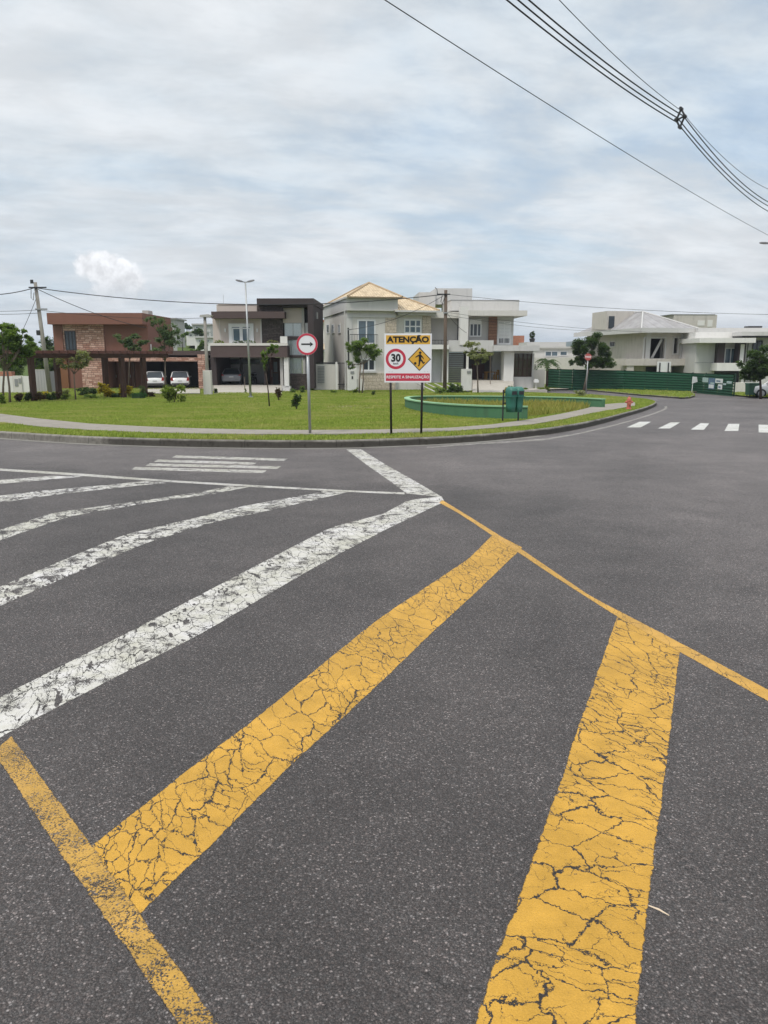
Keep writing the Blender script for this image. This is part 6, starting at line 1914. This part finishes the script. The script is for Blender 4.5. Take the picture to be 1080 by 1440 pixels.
# a single heap cloud low in the left
cd = ray(157, 392).normalized()
ri_ = Vector((cd.y, -cd.x, 0)).normalized(); up_ = ri_.cross(cd)
gx = wt.n('VectorMath', {'operation': 'DOT_PRODUCT'}, i0=gen, i1=tuple(ri_)).outputs['Value']
gy = wt.n('VectorMath', {'operation': 'DOT_PRODUCT'}, i0=gen, i1=tuple(up_)).outputs['Value']
def blob(x, y, rx, ry):
    a = wt.math('DIVIDE', wt.math('SUBTRACT', gx, x / F), rx / F); b = wt.math('DIVIDE', wt.math('SUBTRACT', gy, y / F), ry / F)
    return wt.math('SUBTRACT', 1.0, wt.math('SQRT', wt.math('ADD', wt.math('MULTIPLY', a, a), wt.math('MULTIPLY', b, b))))
bl = blob(-22, 16, 26, 20)
for q in ((0, 8, 34, 22), (18, -4, 26, 22), (6, -16, 34, 20), (-8, 20, 24, 16)): bl = wt.math('MAXIMUM', bl, blob(*q))
cn = wt.n('TexNoise', None, Vector=gen, Scale=70, Detail=6, Roughness=.6).outputs[0]
front = wt.smooth(s.outputs[1], 0, .2)
hm = wt.math('MULTIPLY', wt.smooth(wt.math('ADD', bl, wt.math('MULTIPLY', wt.math('SUBTRACT', cn, .5), 1.1)), -.03, .40), front)
hm = wt.math('MULTIPLY', hm, wt.smooth(gy, -34 / F, 4 / F, .25, 1))
cl2 = wt.smooth(cn, .3, .7, .72, .98)
cl2 = wt.math('MULTIPLY', cl2, wt.smooth(gy, -20 / F, 24 / F, .88, 1.04))
hc = wt.n('CombineColor', None, Red=wt.math('MULTIPLY', cl2, .985), Green=cl2, Blue=wt.math('MULTIPLY', cl2, 1.03)).outputs[0]
cc = wt.mix(hm, cc, hc)
mask = wt.math('MAXIMUM', mask, hm)
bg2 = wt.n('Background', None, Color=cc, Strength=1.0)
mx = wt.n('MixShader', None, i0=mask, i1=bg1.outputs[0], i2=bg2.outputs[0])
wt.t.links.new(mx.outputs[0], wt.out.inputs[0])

sl_ = D.lights.new('Sun', 'SUN'); sl_.energy = 1.9; sl_.angle = R(11); sl_.color = (1.0, .955, .89)
so = D.objects.new('Sun', sl_); COL.objects.link(so)
# the sky texture's sun stands at rotation measured from +Y toward +X
sd = Vector((math.sin(SUN_ROT) * math.cos(SUN_EL), math.cos(SUN_ROT) * math.cos(SUN_EL), math.sin(SUN_EL)))
so.rotation_euler = sd.to_track_quat('Z', 'Y').to_euler()

cam = D.cameras.new('Camera'); cam.sensor_fit = 'HORIZONTAL'; cam.sensor_width = 36; cam.lens = 36 * F / 1080
cam.clip_start = .05; cam.clip_end = 8000
co = D.objects.new('Camera', cam); COL.objects.link(co)
co.location = (0, 0, CAMZ); co.rotation_euler = (R(90) - PITCH, 0, 0)
SC.camera = co
SC.view_settings.view_transform = 'Standard'; SC.view_settings.look = 'None'
SC.view_settings.exposure = .15; SC.view_settings.gamma = 1
SC.cycles.transparent_max_bounces = 16; SC.cycles.max_bounces = 6
SC.cycles.use_denoising = True

# air between here and the ridge
hz = NT('haze_air')
pv_ = hz.n('VolumePrincipled', None, Color=(.80, .88, 1.0, 1), Density=.0003)
pv_.inputs['Anisotropy'].default_value = .2
hz.t.links.new(pv_.outputs[0], hz.out.inputs['Volume'])
o = part('haze', hz.m, None, (-3100, 3100, -420, 3250, -60, 62))
tag(o, 'thin pale haze over the far ridge', 'haze', None, 'stuff')
